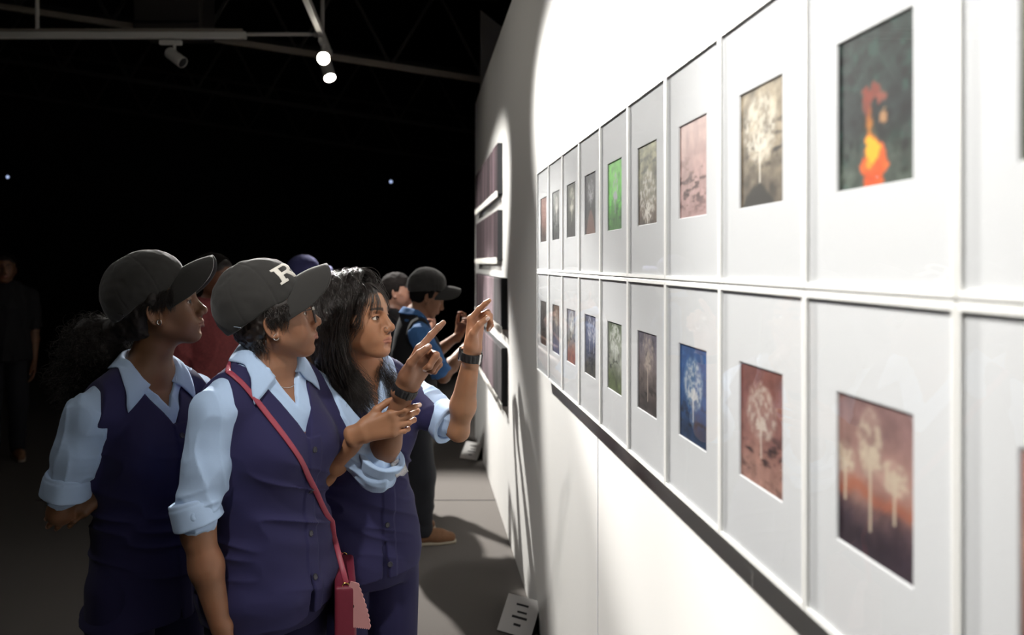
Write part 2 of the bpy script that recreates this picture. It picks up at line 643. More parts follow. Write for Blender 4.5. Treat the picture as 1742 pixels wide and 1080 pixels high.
def build_roof():
    sl = 0.153
    for i, (y, lab) in enumerate(((6.42, 'nearest sloping roof truss, running down to the top of the white wall'),
                                  (8.9, 'second sloping roof truss, hardly lit, beyond the track lights'),
                                  (11.6, 'farthest sloping roof truss, almost black, near the far wall'))):
        t = thing('roof_truss', lab, 'roof truss', (0.54, y, 3.22), 'roof trusses under the dark ceiling')
        z = lambda x: 3.22 - (x - 0.54) * sl
        rafter(y, 0.72 if i == 0 else 4.9, z(0.72 if i == 0 else 4.9), -6.9, z(-6.9)).build('bottom_chord', M['steel' if i == 0 else 'steelshade'], t)
        rafter(y, 0.72 if i == 0 else 4.9, z(0.72 if i == 0 else 4.9) + 0.75, -6.9, z(-6.9) + 0.75, hgt=0.045).build('top_chord', M['steelshade'], t)
        for k in range(9):
            xa = 0.6 - k * 0.85
            rafter(y, xa, z(xa), xa - 0.43, z(xa - 0.43) + 0.75, 0.03, 0.03).build('web_bar', M['steelshade'], t)
            rafter(y, xa - 0.43, z(xa - 0.43) + 0.75, xa - 0.85, z(xa - 0.85), 0.03, 0.03).build('web_bar', M['steelshade'], t)
    # dark box above the cross track
    a = W(225, 56, 5.9); b = W(343, -6, 5.9)
    t = tag(MB().box((a[0], 5.9, a[2] + 0.03), (b[0], 6.3, b[2] + 0.3), 0.02).build('ceiling_unit', M['boxdark']),
            'dark box hung above the cross lighting track', 'ceiling unit')
    MB().box((a[0] + 0.02, 5.885, a[2] + 0.08), (b[0] - 0.02, 5.9, a[2] + 0.1)).build('grille', M['black'], t, org=V(0, 0, 0))
    for px in (250, 320):
        q = W(px, 0, 6.1)
        MB().tube([(q[0], 6.1, b[2] + 0.29), (q[0], 6.1, 5.6)], 0.01).build('hanger_rod', M['steel'], t, org=V(0, 0, 0))


def track_rail(name, label, a, b, hw, hh, hang):
    a = np.asarray(a, float); b = np.asarray(b, float)
    t = thing(name, label, 'lighting track', a)
    d = nrm(b - a); s = nrm(np.cross(d, V(0, 0, 1)))
    R = np.array([d, s, np.cross(d, s)])
    L = np.linalg.norm(b - a)
    MB().rbox((a + b) / 2, R, V(L / 2, hw, hh), 0.004).build('rail', M['trackwhite'], t)
    MB().rbox((a + b) / 2 + V(0, 0, hh + 0.014), R, V(L / 2 * 0.995, hw * 0.6, 0.013), 0.003).build('cable_tray', M['steel'], t)
    for h in hang:
        p = a + d * h
        MB().tube([p + V(0, 0, hh + 0.02), V(p[0], p[1], 5.6)], 0.016, 10).build('hanger_rod', M['ply'], t)
    for e in (a, b):
        MB().rbox(e, R, V(0.012, hw + 0.002, hh + 0.002), 0.003).build('end_cap', M['trackwhite'], t)
    return t


def spotlight(label, p, aim, lit, along, rad=0.05, length=0.17):
    """p: pivot under the track; aim: direction of the beam"""
    p = np.asarray(p, float); d = nrm(aim)
    t = thing('track_spotlight', label, 'spotlight', p, 'white spotlights on the tracks')
    al = nrm(along); s = nrm(np.cross(al, V(0, 0, 1)))
    MB().rbox(p + V(0, 0, 0.075) - al * 0.03, np.array([al, s, V(0, 0, 1)]), V(0.085, 0.017, 0.018), 0.004).build('track_adapter', M['trackwhite'], t)
    MB().tube([p + V(0, 0, 0.06), p + V(0, 0, 0.0)], 0.012, 12).build('stem', M['trackwhite'], t)
    c = p + V(0, 0, -0.03)
    b0 = c - d * length * 0.42
    MB().lathe(b0, d, [(rad * 0.8, 0), (rad, 0.012), (rad, length - 0.006), (rad * 0.94, length), (rad * 0.9, length - 0.012)], 32).build('housing', M['trackwhite'], t, smooth=False)
    MB().lathe(b0, d, [(rad * 0.885, length - 0.02), (rad * 0.885, length - 0.008)], 32).build('lens', M['lampglow'] if lit else M['blackrub'], t)
    return b0 + d * (length + 0.012)


def lamp(p, aim, watts, size, blend=0.35, radius=0.04, col=(1.0, 0.97, 0.92)):
    l = bpy.data.lights.new('spot_beam', 'SPOT')
    l.energy = watts; l.spot_size = math.radians(size); l.spot_blend = blend
    l.shadow_soft_size = radius; l.color = col
    o = bpy.data.objects.new('spot_beam', l); COL.objects.link(o)
    o.location = p
    from mathutils import Vector
    o.rotation_euler = Vector(tuple(aim)).to_track_quat('-Z', 'Y').to_euler()
    return o


def tracks_and_lamps():
    zt = 3.29
    track_rail('lighting_track', 'long white lighting track crossing the hall from the left, carrying one unlit lamp', (-6.6, 5.4, zt), (-1.33, 5.4, zt), 0.02, 0.024, (2.3, 3.68))
    # thin conduit from the cross track to the wall track
    t = thing('cable_conduit', 'thin grey conduit joining the cross track to the track beside the wall', 'conduit', (-1.31, 5.4, zt))
    MB().tube([(-1.31, 5.4, zt + 0.01), (-0.78, 5.4, zt + 0.01)], 0.015, 10).build('pipe', M['ply'], t)
    MB().lathe((-0.80, 5.4, zt + 0.01), (1, 0, 0), [(0.024, 0), (0.024, 0.03)], 12).build('coupling', M['trackwhite'], t)
    track_rail('lighting_track', 'white lighting track running along the wall towards the viewer, with two lit lamps', (-0.74, 5.85, zt), (-0.74, -1.0, zt), 0.022, 0.024, (0.42, 3.5, 6.0))
    q = W(297, 96, 5.4)
    spotlight('unlit white spotlight hanging under the cross track', (q[0], 5.4, q[2] + 0.03), (0.72, -0.25, -0.55), False, (1, 0, 0), 0.045, 0.17)
    return zt


# ------------------------------------------------------------------ framed prints
def fbm(P, o=4):
    s = 0; a = 1; n = 0
    for i in range(o):
        s = s + a * vnoise(P * 2 ** i + i * 7.3); n += a; a *= 0.55
    return s / n


def tree_lines(seed, x, y0, y1, spread, depth=6):
    r = random.Random(seed); segs = [(x, y0, x + r.uniform(-.015, .015), y1, 0.011)]

    def go(px, py, ang, L, d):
        if d == 0:
            return
        qx = px + L * math.sin(ang); qy = py + L * math.cos(ang)
        segs.append((px, py, qx, qy, 0.0025 + 0.0016 * d))
        for k in range(2 if d < depth else 5):
            da = r.uniform(-.55, .55) if d < depth else (k - 2) * spread / 2 + r.uniform(-.1, .1)
            go(qx, qy, ang + da, L * r.uniform(.68, .92), d - 1)
    go(x, y1 - 0.02, 0, 0.045, depth)
    return segs


def paint(seed, sky, mid, low, blot=0.5, tree=None, treecol=(235, 230, 220), tamt=0.9, dark=None, extra=None, nx=66, ny=88):
    """colours of a small painted print: washes of colour, blots and a pale branching tree.  u right, v up, both 0..1"""
    u, v = np.meshgrid(np.linspace(0, 1, nx), np.linspace(0, 1, ny), indexing='ij')
    P = np.stack([u * 3.0, v * 4.0, np.full_like(u, seed * 3.7)], -1)
    w = v + 0.16 * fbm(P * 0.9) + 0.05 * fbm(P * 3 + 9)
    c = np.zeros(u.shape + (3,))
    sky, mid, low = [np.asarray(q, float) for q in (sky, mid, low)]
    t1 = smooth01(w, 0.08, 0.48)[..., None]; t2 = smooth01(w, 0.42, 0.95)[..., None]
    c = low + (mid - low) * t1 + (sky - mid) * t2
    n1 = fbm(P * 2.2 + 31, 5)[..., None]
    c = c * (1 + 0.55 * blot * n1)
    if dark is not None:                       # dark scribbled bands: (colour, v centre, v width, amount)
        dc, vc, vw, am = dark
        b = np.exp(-((v - vc + 0.08 * fbm(P * 1.5 + 4)) / vw) ** 2) * smooth01(fbm(P * V(1.6, 4.5, 1) + 51, 4), 0.0, 0.35)
        c = c + (np.asarray(dc, float) - c) * (am * b)[..., None]
    if extra:
        c = extra(u, v, P, c)
    if tree is not None:
        for (x, y0, y1, sp, dep, rx, ry) in tree:
            tc = np.asarray(treecol, float)
            cy = y1 + ry * 0.75
            e = ((u - x) / (rx * 1.2)) ** 2 + ((v - cy) / (ry * 1.15)) ** 2
            haze = smooth01(1.15 - e + .35 * fbm(P * 4 + 21), 0, .55) * (0.3 + 0.7 * smooth01(fbm(P * 6 + 77, 3), -0.25, 0.3))
            c = c + (tc - c) * (haze * tamt * 0.85)[..., None]
            m = np.zeros_like(u)
            for (ax, ay, bx, by, wd) in tree_lines(seed, x, y0, y1, sp, dep):
                dx, dy = bx - ax, by - ay
                h = np.clip(((u - ax) * dx + (v - ay) * dy) / (dx * dx + dy * dy + 1e-9), 0, 1)
                d = np.hypot(u - ax - h * dx, (v - ay - h * dy) * 1.33)
                m = np.maximum(m, smooth01(wd * 1.5 - d, -0.006, 0.006))
            c = c + (tc - c) * (m * tamt)[..., None]
    return np.clip(c, 4, 250)


def fire(u, v, P, c):
    c = c + (V(66, 92, 84) - c) * (smooth01(fbm(P * 2.6 + 13, 4), .05, .4) * .7)[..., None] - 26 * smooth01(fbm(P * 3.4 + 41, 4), 0, .35)[..., None]
    w = .05 * fbm(P * 5 + 2)
    st = np.exp(-((u - 0.45 + w - 0.02 * np.sin(v * 9)) / 0.04) ** 2) * smooth01(v, .22, .32) * (1 - smooth01(v, .58, .63))
    t = smooth01(v, .35, .58)[..., None]
    c = c + ((1 - t) * V(196, 130, 40) + t * V(150, 80, 58) - c) * (st * 0.95)[..., None]
    n = fbm(P * 4 + 7, 4)
    e = ((u - 0.48 + w) / 0.19) ** 2 + ((v - 0.12) / 0.21) ** 2
    g = smooth01(1.05 - e + 0.9 * n, 0.1, 0.4)
    c = c + (V(216, 104, 44) + 30 * n[..., None] - c) * g[..., None]
    g2 = smooth01(.95 - ((u - 0.47) / 0.12) ** 2 - ((v - 0.22) / 0.11) ** 2 + 0.9 * n, 0.1, 0.5)
    c = c + (V(240, 178, 44) - c) * g2[..., None]
    for (x, y, rx, ry, col) in ((.47, .60, .16, .06, (150, 78, 62)), (.62, .42, .06, .07, (196, 150, 110)), (.40, .55, .06, .1, (140, 74, 58)), (.6, .55, .07, .05, (160, 92, 76))):
        g3 = smooth01(1.0 - ((u - x) / rx) ** 2 - ((v - y) / ry) ** 2 + 1.0 * fbm(P * 6 + 3, 3), 0.15, 0.5)
        c = c + (np.asarray(col, float) - c) * (g3 * 0.85)[..., None]
    return c


def horizon(col, vc, wd):
    def f(u, v, P, c):
        b = np.exp(-((v - vc + 0.1 * fbm(P * 1.2 + 5)) / wd) ** 2)
        return c + (np.asarray(col, float) - c) * (b * 0.75)[..., None]
    return f


def mound(col, cx, rx, h):
    def f(u, v, P, c):
        m = smooth01(h - v - h * ((u - cx) / rx) ** 2 + 0.05 * fbm(P * 2), 0, 0.06)
        return c + (np.asarray(col, float) - c) * (m * 0.85)[..., None]
    return f


T1 = [(0.5, 0.2, 0.42, 1.5, 6, 0.26, 0.26)]
PRINTS = {
    (0, 0): (dict(seed=1, sky=(168, 124, 112), mid=(150, 108, 96), low=(84, 66, 58), blot=.5), 'reddish brown'),
    (0, 1): (dict(seed=2, sky=(150, 152, 148), mid=(120, 122, 120), low=(70, 74, 74), blot=.6, tree=[(0.5, .4, .6, 1.3, 5, .2, .17)], dark=((35, 38, 40), .3, .2, .8)), 'pale grey'),
    (0, 2): (dict(seed=3, sky=(92, 94, 80), mid=(78, 80, 72), low=(60, 60, 58), blot=.6, tree=[(0.5, .3, .5, 1.4, 6, .27, .24)], treecol=(206, 202, 184)), 'olive grey'),
    (0, 3): (dict(seed=4, sky=(74, 72, 76), mid=(74, 72, 74), low=(84, 70, 66), blot=.4, tree=[(0.5, .45, .56, 1.3, 6, .25, .19)], treecol=(178, 176, 180), extra=mound((142, 100, 86), .5, .42, .42)), 'charcoal'),
    (0, 4): (dict(seed=5, sky=(120, 196, 88), mid=(104, 190, 76), low=(74, 128, 56), blot=.7, tree=[(0.5, .25, .42, 1.3, 6, .17, .22)], treecol=(190, 190, 196), dark=((46, 84, 40), .25, .2, .7)), 'bright green'),
    (0, 5): (dict(seed=6, sky=(160, 156, 118), mid=(128, 122, 96), low=(108, 88, 70), blot=.7, tree=[(0.5, .02, .12, 1.6, 7, .36, .3)], treecol=(226, 218, 206), dark=((52, 54, 44), .75, .2, .5)), 'olive and tan'),
    (0, 6): (dict(seed=7, sky=(206, 172, 164), mid=(196, 156, 150), low=(188, 146, 142), blot=.25, dark=((96, 70, 68), .28, .22, .95)), 'pink'),
    (0, 7): (dict(seed=8, sky=(168, 152, 126), mid=(150, 134, 110), low=(110, 98, 82), blot=.8, tree=[(0.47, .2, .44, 1.5, 7, .34, .27)], treecol=(226, 216, 198), dark=((52, 44, 36), .52, .2, .9), extra=mound((58, 54, 46), .42, .4, .2)), 'sepia brown'),
    (0, 8): (dict(seed=9, sky=(54, 66, 62), mid=(48, 54, 54), low=(84, 92, 84), blot=.9, extra=fire), 'dark green and orange'),
    (0, 9): (dict(seed=10, sky=(140, 140, 120), mid=(120, 118, 100), low=(90, 96, 70), blot=.5, tree=T1), 'dull green'),
    (1, 0): (dict(seed=11, sky=(110, 104, 102), mid=(104, 96, 96), low=(98, 84, 80), blot=.7, dark=((50, 46, 46), .5, .3, .7)), 'brown grey'),
    (1, 1): (dict(seed=12, sky=(116, 96, 86), mid=(116, 112, 116), low=(92, 100, 136), blot=.5, tree=[(0.5, .42, .6, 1.3, 5, .2, .17)], treecol=(190, 176, 158), dark=((52, 58, 80), .38, .1, .7)), 'brown over blue'),
    (1, 2): (dict(seed=13, sky=(128, 132, 152), mid=(150, 146, 142), low=(160, 92, 62), blot=.5, tree=[(0.5, .5, .62, 1.4, 5, .3, .2)], treecol=(224, 222, 214), dark=((70, 66, 64), .45, .1, .8)), 'blue grey over rust'),
    (1, 3): (dict(seed=14, sky=(96, 100, 132), mid=(88, 90, 118), low=(86, 82, 74), blot=.5, tree=[(0.4, .4, .62, 1.3, 5, .2, .2), (0.78, .4, .6, 1.2, 5, .15, .18)], treecol=(178, 182, 198), dark=((38, 42, 58), .25, .2, .9)), 'slate blue'),
    (1, 4): (dict(seed=15, sky=(108, 120, 94), mid=(150, 154, 142), low=(104, 118, 74), blot=.7, tree=[(0.5, .45, .6, 1.5, 5, .36, .2)], treecol=(214, 216, 208), dark=((58, 62, 52), .42, .1, .9)), 'pale green'),
    (1, 5): (dict(seed=16, sky=(112, 104, 120), mid=(124, 108, 104), low=(84, 72, 70), blot=.6, tree=[(0.5, .15, .58, 1.5, 7, .27, .24)], treecol=(190, 172, 158), dark=((46, 38, 38), .2, .16, .9)), 'purple brown'),
    (1, 6): (dict(seed=17, sky=(58, 92, 138), mid=(60, 96, 142), low=(42, 66, 96), blot=.4, tree=[(0.5, .22, .42, 1.3, 7, .3, .25)], treecol=(206, 206, 206), dark=((26, 38, 56), .2, .2, .8)), 'blue'),
    (1, 7): (dict(seed=18, sky=(142, 84, 74), mid=(156, 104, 94), low=(176, 128, 112), blot=.45, tree=[(0.5, .25, .46, 1.4, 6, .3, .22)], treecol=(206, 188, 172), dark=((60, 40, 38), .27, .2, .95)), 'brick red'),
    (1, 8): (dict(seed=19, sky=(150, 112, 108), mid=(178, 134, 122), low=(74, 58, 68), blot=.35, tree=[(0.45, .18, .58, 1.4, 6, .15, .2), (0.1, .3, .5, 1.3, 5, .14, .1), (.76, .3, .5, 1.3, 5, .16, .1)], treecol=(206, 186, 160), extra=horizon((190, 104, 74), .4, .06)), 'pink over dark plum'),
    (1, 9): (dict(seed=20, sky=(196, 120, 108), mid=(206, 140, 120), low=(150, 90, 80), blot=.3, tree=T1), 'salmon'),
}
PITCH, ZROW, FH = 0.2352, (1.708, 1.328), 0.379


def build_frames():
    X0 = 0.455                                          # front of the frames
    for r in range(2):
        for k in range(10):
            y1 = 0.3625 + PITCH * (10 - k) - 0.0006; y0 = y1 - PITCH + 0.0012
            z0 = ZROW[r] - FH / 2 + (0.0005 if r == 0 else -0.0005); z1 = z0 + FH
            spec, cname = PRINTS[(r, k)]
            pos = ('upper', 'lower')[r]
            t = thing('framed_print', f'white framed {cname} tree print, {pos} row, ' +
                      ['at the far end', 'second from the far end', 'third from the far end', 'fourth from the far end', 'fifth from the far end',
                       'fifth from the near end cut by the picture edge', 'fourth from the near end', 'third from the near end', 'next to the nearest one', 'cut off by the picture edge'][k],
                      'framed print', (XW, (y0 + y1) / 2, z0), 'two rows of framed prints on the white wall')
            if k == 5:
                t['label'] = f'white framed {cname} tree print, {pos} row, sixth from the far end'
            if (r, k) == (0, 8):
                t['label'] = 'white framed dark green print with an orange flame shape, upper row'
            if (r, k) == (0, 6):
                t['label'] = 'white framed plain pink print with dark scribbled bands, upper row'
            # moulding: outer and inner outlines, mitred
            rv, rh = 0.0042, 0.0075
            o4 = [(y0, z0), (y1, z0), (y1, z1), (y0, z1)]
            i4 = [(y0 + rv, z0 + rh), (y1 - rv, z0 + rh), (y1 - rv, z1 - rh), (y0 + rv, z1 - rh)]
            b4 = [(a + (0.0012 if a < (y0 + y1) / 2 else -0.0012), b + (0.0012 if b < ZROW[r] else -0.0012)) for a, b in o4]
            vv, ff = [], []
            for q, x in ((o4, XW), (o4, X0 + 0.0012), (b4, X0), (i4, X0), (i4, X0 + 0.008), (i4, XW)):
                vv += [(x, a, b) for a, b in q]
            for L in range(5):
                for s in range(4):
                    s2 = (s + 1) % 4
                    ff.append((L * 4 + s, L * 4 + s2, L * 4 + 4 + s2, L * 4 + 4 + s))
            link('frame', vv, ff, M['frame'], t, smooth=False)
            MB().box((X0 + 0.0012, y0 + rv - .0005, z0 + rh - .0005), (X0 + 0.0028, y1 - rv + .0005, z1 - rh + .0005)).build('glass', M['glass'], t)
            # mount with a bevelled window
            yc, zc = (y0 + y1) / 2, ZROW[r]; hw, hh = 0.0605, 0.0815
            xm = X0 + 0.0042
            w4 = [(yc - hw, zc - hh), (yc + hw, zc - hh), (yc + hw, zc + hh), (yc - hw, zc + hh)]
            w5 = [(a + (0.0016 if a < yc else -0.0016), b + (0.0016 if b < zc else -0.0016)) for a, b in w4]
            e4 = [(y0 + rv - .001, z0 + rh - .001), (y1 - rv + .001, z0 + rh - .001), (y1 - rv + .001, z1 - rh + .001), (y0 + rv - .001, z1 - rh + .001)]
            vv = []; ff = []
            for q, x in ((e4, xm + 0.0022), (e4, xm), (w4, xm), (w5, xm + 0.002)):
                vv += [(x, a, b) for a, b in q]
            for L in range(3):
                for s in range(4):
                    s2 = (s + 1) % 4
                    ff.append((L * 4 + s, L * 4 + s2, L * 4 + 4 + s2, L * 4 + 4 + s))
            link('mount', vv, ff, M['mat'], t, smooth=False)
            # the print, a painted sheet
            nx, ny = 66, 88
            c = paint(**spec, nx=nx, ny=ny)
            if (r, k) not in ((0, 4), (0, 8), (1, 6)):
                c = c.mean(2, keepdims=True) * .28 + c * .72
            c = np.clip((c - 120) * 1.22 + 112, 6, 245)
            # seen from the hall, the sheet's left side is its far end
            yy = np.linspace(yc + hw - .001, yc - hw + .001, nx); zz = np.linspace(zc - hh + .001, zc + hh - .001, ny)
            g = np.zeros((nx, ny, 3)); g[..., 0] = xm + 0.0024; g[..., 1] = yy[:, None]; g[..., 2] = zz[None]
            i = np.arange(nx * ny).reshape(nx, ny)
            q = np.stack([i[:-1, :-1], i[:-1, 1:], i[1:, 1:], i[1:, :-1]], -1).reshape(-1, 4)
            link('print', g.reshape(-1, 3), q, M['print'], t, smooth=False, cols=s2l(c.reshape(-1, 3)))


def build_textiles():
    rows = [(4.23, 2.27, 1.945, 'uppermost'), (4.23, 1.868, 1.545, 'second from the top'), (4.0, 1.463, 1.15, 'third from the top'), (4.0, 1.067, 0.715, 'lowest')]
    for n, (y0, zt, zb, nm) in enumerate(rows):
        t = thing('woven_hanging', f'dark maroon fringed hanging at the far end, {nm} of the four', 'wall hanging', (XW, y0, zb), 'woven hangings at the far end of the white wall')
        y1 = 5.82
        MB().box((0.4735, y0, zb + 0.02), (XW, y1, zt), 0.002).build('backing_board', M['darkcloth'], t)
        ny, nz = 150, 26
        yy = np.linspace(y0 + 0.004, y1 - 0.004, ny); zz = np.linspace(zb + 0.035, zt - 0.003, nz)
        Y, Z = np.meshgrid(yy, zz, indexing='ij')
        st = vnoise(np.stack([Y * 22, np.full_like(Y, n * 3.1), Y * 0], -1))
        st2 = vnoise(np.stack([Y * 60, Z * 4, Y * 0 + n], -1))
        X = 0.472 - 0.002 * st - 0.0015 * st2
        base = np.where((Y < y0 + 0.42)[..., None] & (n >= 2), V(56, 52, 54), V(84, 70, 75))
        c = base * (1 + 0.3 * st[..., None] + 0.35 * st2[..., None])
        g = np.stack([X, Y, Z], -1)
        v, f = sheet(g, 0.002)
        link('cloth', v, f, M['textile'], t, cols=s2l(np.clip(np.concatenate([c, c]).reshape(-1, 3), 8, 220)), smooth=True)
        mb = MB()
        k = 0; y = y0 + 0.006
        while y < y1 - 0.01:
            w = random.uniform(0.011, 0.02)
            if random.random() < 0.8:
                mb.tube([(0.470, y, zb + 0.037), (0.468, y + 0.002, zb + 0.02), (0.470, y, zb)], [w * .4, w * .5, w * .3], 5)
            y += w * 1.5
        o = mb.build('fringe', M['fringe'], t); o['kind'] = 'stuff'


def floor_card(label, c, ang, s=1.0):
    """small white caption card on the slope of a low black stand"""
    c = np.asarray(c, float)
    t = thing('caption_stand', label, 'caption stand', c, 'caption stands at the foot of the wall')
    ca, sa = math.cos(ang), math.sin(ang)
    X = V(ca, sa, 0); Y = V(-sa, ca, 0)
    sl = nrm(Y * 0.75 + V(0, 0, 0.66)); N = np.cross(X, sl)
    w, h = 0.062 * s, 0.125 * s
    prof = [(0, 0.004), (0.105 * s, 0.004), (0.105 * s, 0.088 * s)]
    v = [c + X * sx * w + Y * (a - 0.05 * s) + V(0, 0, b) for sx in (-1, 1) for a, b in prof]
    MB().raw(v, [(0, 2, 1), (3, 4, 5), (0, 1, 4, 3), (1, 2, 5, 4), (2, 0, 3, 5)]).build('wedge', M['blackrub'], t)
    o = c + Y * (0.0525 * s - 0.05 * s) + V(0, 0, 0.05 * s) + N * 0.002
    R = np.array([X, sl, N])
    MB().rbox(o, R, V(w + 0.004, h * 0.56, 0.0012), 0.0006).build('card', M['card'], t)
    mb = MB()
    for (a, b, l, th) in ((-0.45, 0.62, 0.7, .06), (-0.15, 0.2, 0.55, .06), (-0.5, -0.12, 0.86, .07), (-.2, -.55, .4, .07)):
        mb.rbox(o + R[0] * (a * w * 0.5 + l * w * 0.35) + R[1] * b * h * 0.5 + R[2] * 0.0014, R, V(l * w * 0.55, th * h * 0.5, 0.0003), 0.0001)
    mb.build('printed_lines', M['ink'], t)


def small_things():
    floor_card('near caption card on a black stand at the foot of the white wall, bottom edge', (0.425, 2.98, 0), -0.55, 1.15)
    floor_card('far caption card on a black stand, at the foot of the far hangings', (0.42, 5.6, 0), -0.5, 1.15)
    for px, py, lab in ((665, 309, 'tiny bluish indicator light on the far wall, towards the white wall'), (13, 301, 'tiny bluish indicator light on the far wall at the left edge')):
        p = W(px, py, 13.55)
        t = thing('indicator_light', lab, 'indicator light', p + V(0, 0.05, 0), 'indicator lights on the dark far wall')
        MB().lathe(V(p[0], 13.603, p[2]), (0, -1, 0), [(0.06, 0), (0.06, 0.03), (0.04, 0.05)], 20).build('case', M['blackrub'], t)
        MB().lathe(p, (0, -1, 0), [(0.030, 0), (0.02, 0.012)], 16).build('led', M['led'], t)
# ------------------------------------------------------------------ people
class Frame:
    """local axes: x forward, y to the left, z up"""
    def __init__(s, c, yaw, pitch=0.0, roll=0.0, scale=1.0):
        a, p = math.radians(yaw), math.radians(pitch)
        f = V(math.cos(a) * math.cos(p), math.sin(a) * math.cos(p), math.sin(p))
        l = V(-math.sin(a), math.cos(a), 0)
        r = math.radians(roll)
        u = np.cross(f, l)
        l, u = l * math.cos(r) + u * math.sin(r), u * math.cos(r) - l * math.sin(r)
        s.R = np.array([f, l, u]); s.c = np.asarray(c, float); s.s = scale

    def __call__(s, x, y, z):
        return s.c + s.s * (V(x, y, z) @ s.R)

    def pts(s, L):
        return s.c + s.s * (np.asarray(L, float) @ s.R)

    def loc(s, P):
        return (np.asarray(P) - s.c) @ s.R.T / s.s

    def sub(s, o, pitch):
        n = Frame(s(*o), 0, 0, 0, s.s)
        p = math.radians(pitch)
        f, l, u = s.R
        n.R = np.array([f * math.cos(p) + u * math.sin(p), l, u * math.cos(p) - f * math.sin(p)])
        return n


def head_ops(S, H, fc):
    s, R = H.s, H.R
    q = lambda a, b, ra, rb: cone(H(*a), H(*b), ra * s, rb * s)
    e = lambda c, r, Rm=R: ell(H(*c), V(*r) * s, Rm)
    jw = fc.get('jaw', 1.0); fat = fc.get('fat', 0.0)
    S.add(e((-.020, 0, .034), (.098, .075, .084)), .0)
    S.add(e((.022, 0, -.03), (.056, .056 + fat * .5, .07)), .03 * s)
    S.add(e((.046, 0, .035), (.036, .056, .05)), .03 * s)                       # forehead
    for y in (-1, 1):
        S.add(q((-.002, y * .050 * jw, -.045), (.052, y * .018, -.088), .019 + fat * .4, .016 + fat * .2), .03 * s)   # jaw
        S.add(q((.046, y * .041, -.016), (.02, y * .056, -.006), .019, .014), .025 * s)       # cheekbone
        S.add(e((.05, y * .034, -.04), (.024, .02 + fat, .028)), .022 * s)              # cheek
        S.add(q((.079, y * .012, .026), (.063, y * .042, .025), .0075, .0075), .014 * s)      # brow
    S.add(q((.064, -.006, -.089), (.064, .006, -.089), .0165, .0165), .018 * s)             # chin
    S.add(q((.07, -.012, -.060), (.07, .012, -.060), .017, .017), .02 * s)                  # muzzle
    # eye sockets and lids
    for y in (-1, 1):
        S.sub(e((.083, y * .031, .006), (.012, .017, .0115)), .014 * s)
        S.add(ball(H(.0655, y * .031, .0045), .0148 * s), .005 * s)
        S.sub(e((.0775, y * .0318, .0035), (.0150, .0148, .0046 * fc.get('eye', 1.0))), .0018 * s)
        S.add(q((.0765, y * .0195, .0115), (.0715, y * .0440, .0105), .0030, .0022), .004 * s)
        S.sub(ball(H(.0655, y * .031, .0045), .0122 * s), .001)
    # nose
    n = fc.get('nose', 1.0)
    S.add(q((.080, 0, .014), (.100 + .006 * (n - 1) * 10, 0, -.024), .0072, .0088), .012 * s)
    S.add(q((.073, 0, .006), (.084, 0, -.030), .0085, .0135), .008 * s)
    S.add(ball(H(.1015 * 1 + .012 * (n - 1), 0, -.029), .0103 * s), .008 * s)
    for y in (-1, 1):
        S.add(e((.090, y * .0118, -.034), (.0105, .0075, .0082)), .006 * s)
        S.sub(e((.0965, y * .0058, -.0425), (.0045, .0028, .0035)), .003 * s)
    S.add(q((.083, 0, -.04), (.082, 0, -.05), .008, .009), .01 * s)
    # lips
    op = fc.get('lips', 0.0)
    for y in (-1, 1):
        S.add(q((.0888, y * .0045, -.0570), (.0755, y * .0245, -.0612), .0066, .0036), .006 * s)
        S.add(q((.0868, 0, -.0680 - op), (.0755, y * .0225, -.0634 - op * .5), .0072, .0042), .006 * s)
    for y in (-1, 1):
        S.sub(q((.1000, 0, -.0625 - op * .4), (.081, y * .0255, -.0622), .0022 + op * .4, .0013), .002 * s)
    S.sub(q((.084, -.009, -.0775), (.084, .009, -.0775), .005, .005), .012 * s)
    # ears
    for y in (-1, 1):
        c = H(-.016, y * .0765, -.010)
        a = math.radians(14)
        f = R[0] * math.cos(a) * 1 + R[1] * y * -.25; f = nrm(f)
        up = nrm(R[2] - R[0] * .22); nn = nrm(np.cross(f, up)); f = np.cross(up, nn)
        Re = np.array([f, up, nn])
        S.add(ell(c - R[1] * y * .003 * s, V(.0155, .028, .0055) * s, Re), .006 * s)
        S.add(ring(c, Re, .0145 * s, .0265 * s, .0034 * s), .003 * s)
        S.sub(ell(c + f * .002 * s - up * .003 * s + R[1] * y * .0065 * s, V(.0078, .013, .0065) * s, Re), .004 * s)
        S.add(ball(c - up * .026 * s + f * .005 * s, .0072 * s), .005 * s)


FING = [(.024, .086, (.041, .025, .021), .0086), (.0075, .089, (.045, .029, .022), .0088),
        (-.0095, .085, (.041, .027, .021), .0082), (-.0255, .077, (.032, .020, .018), .0072)]


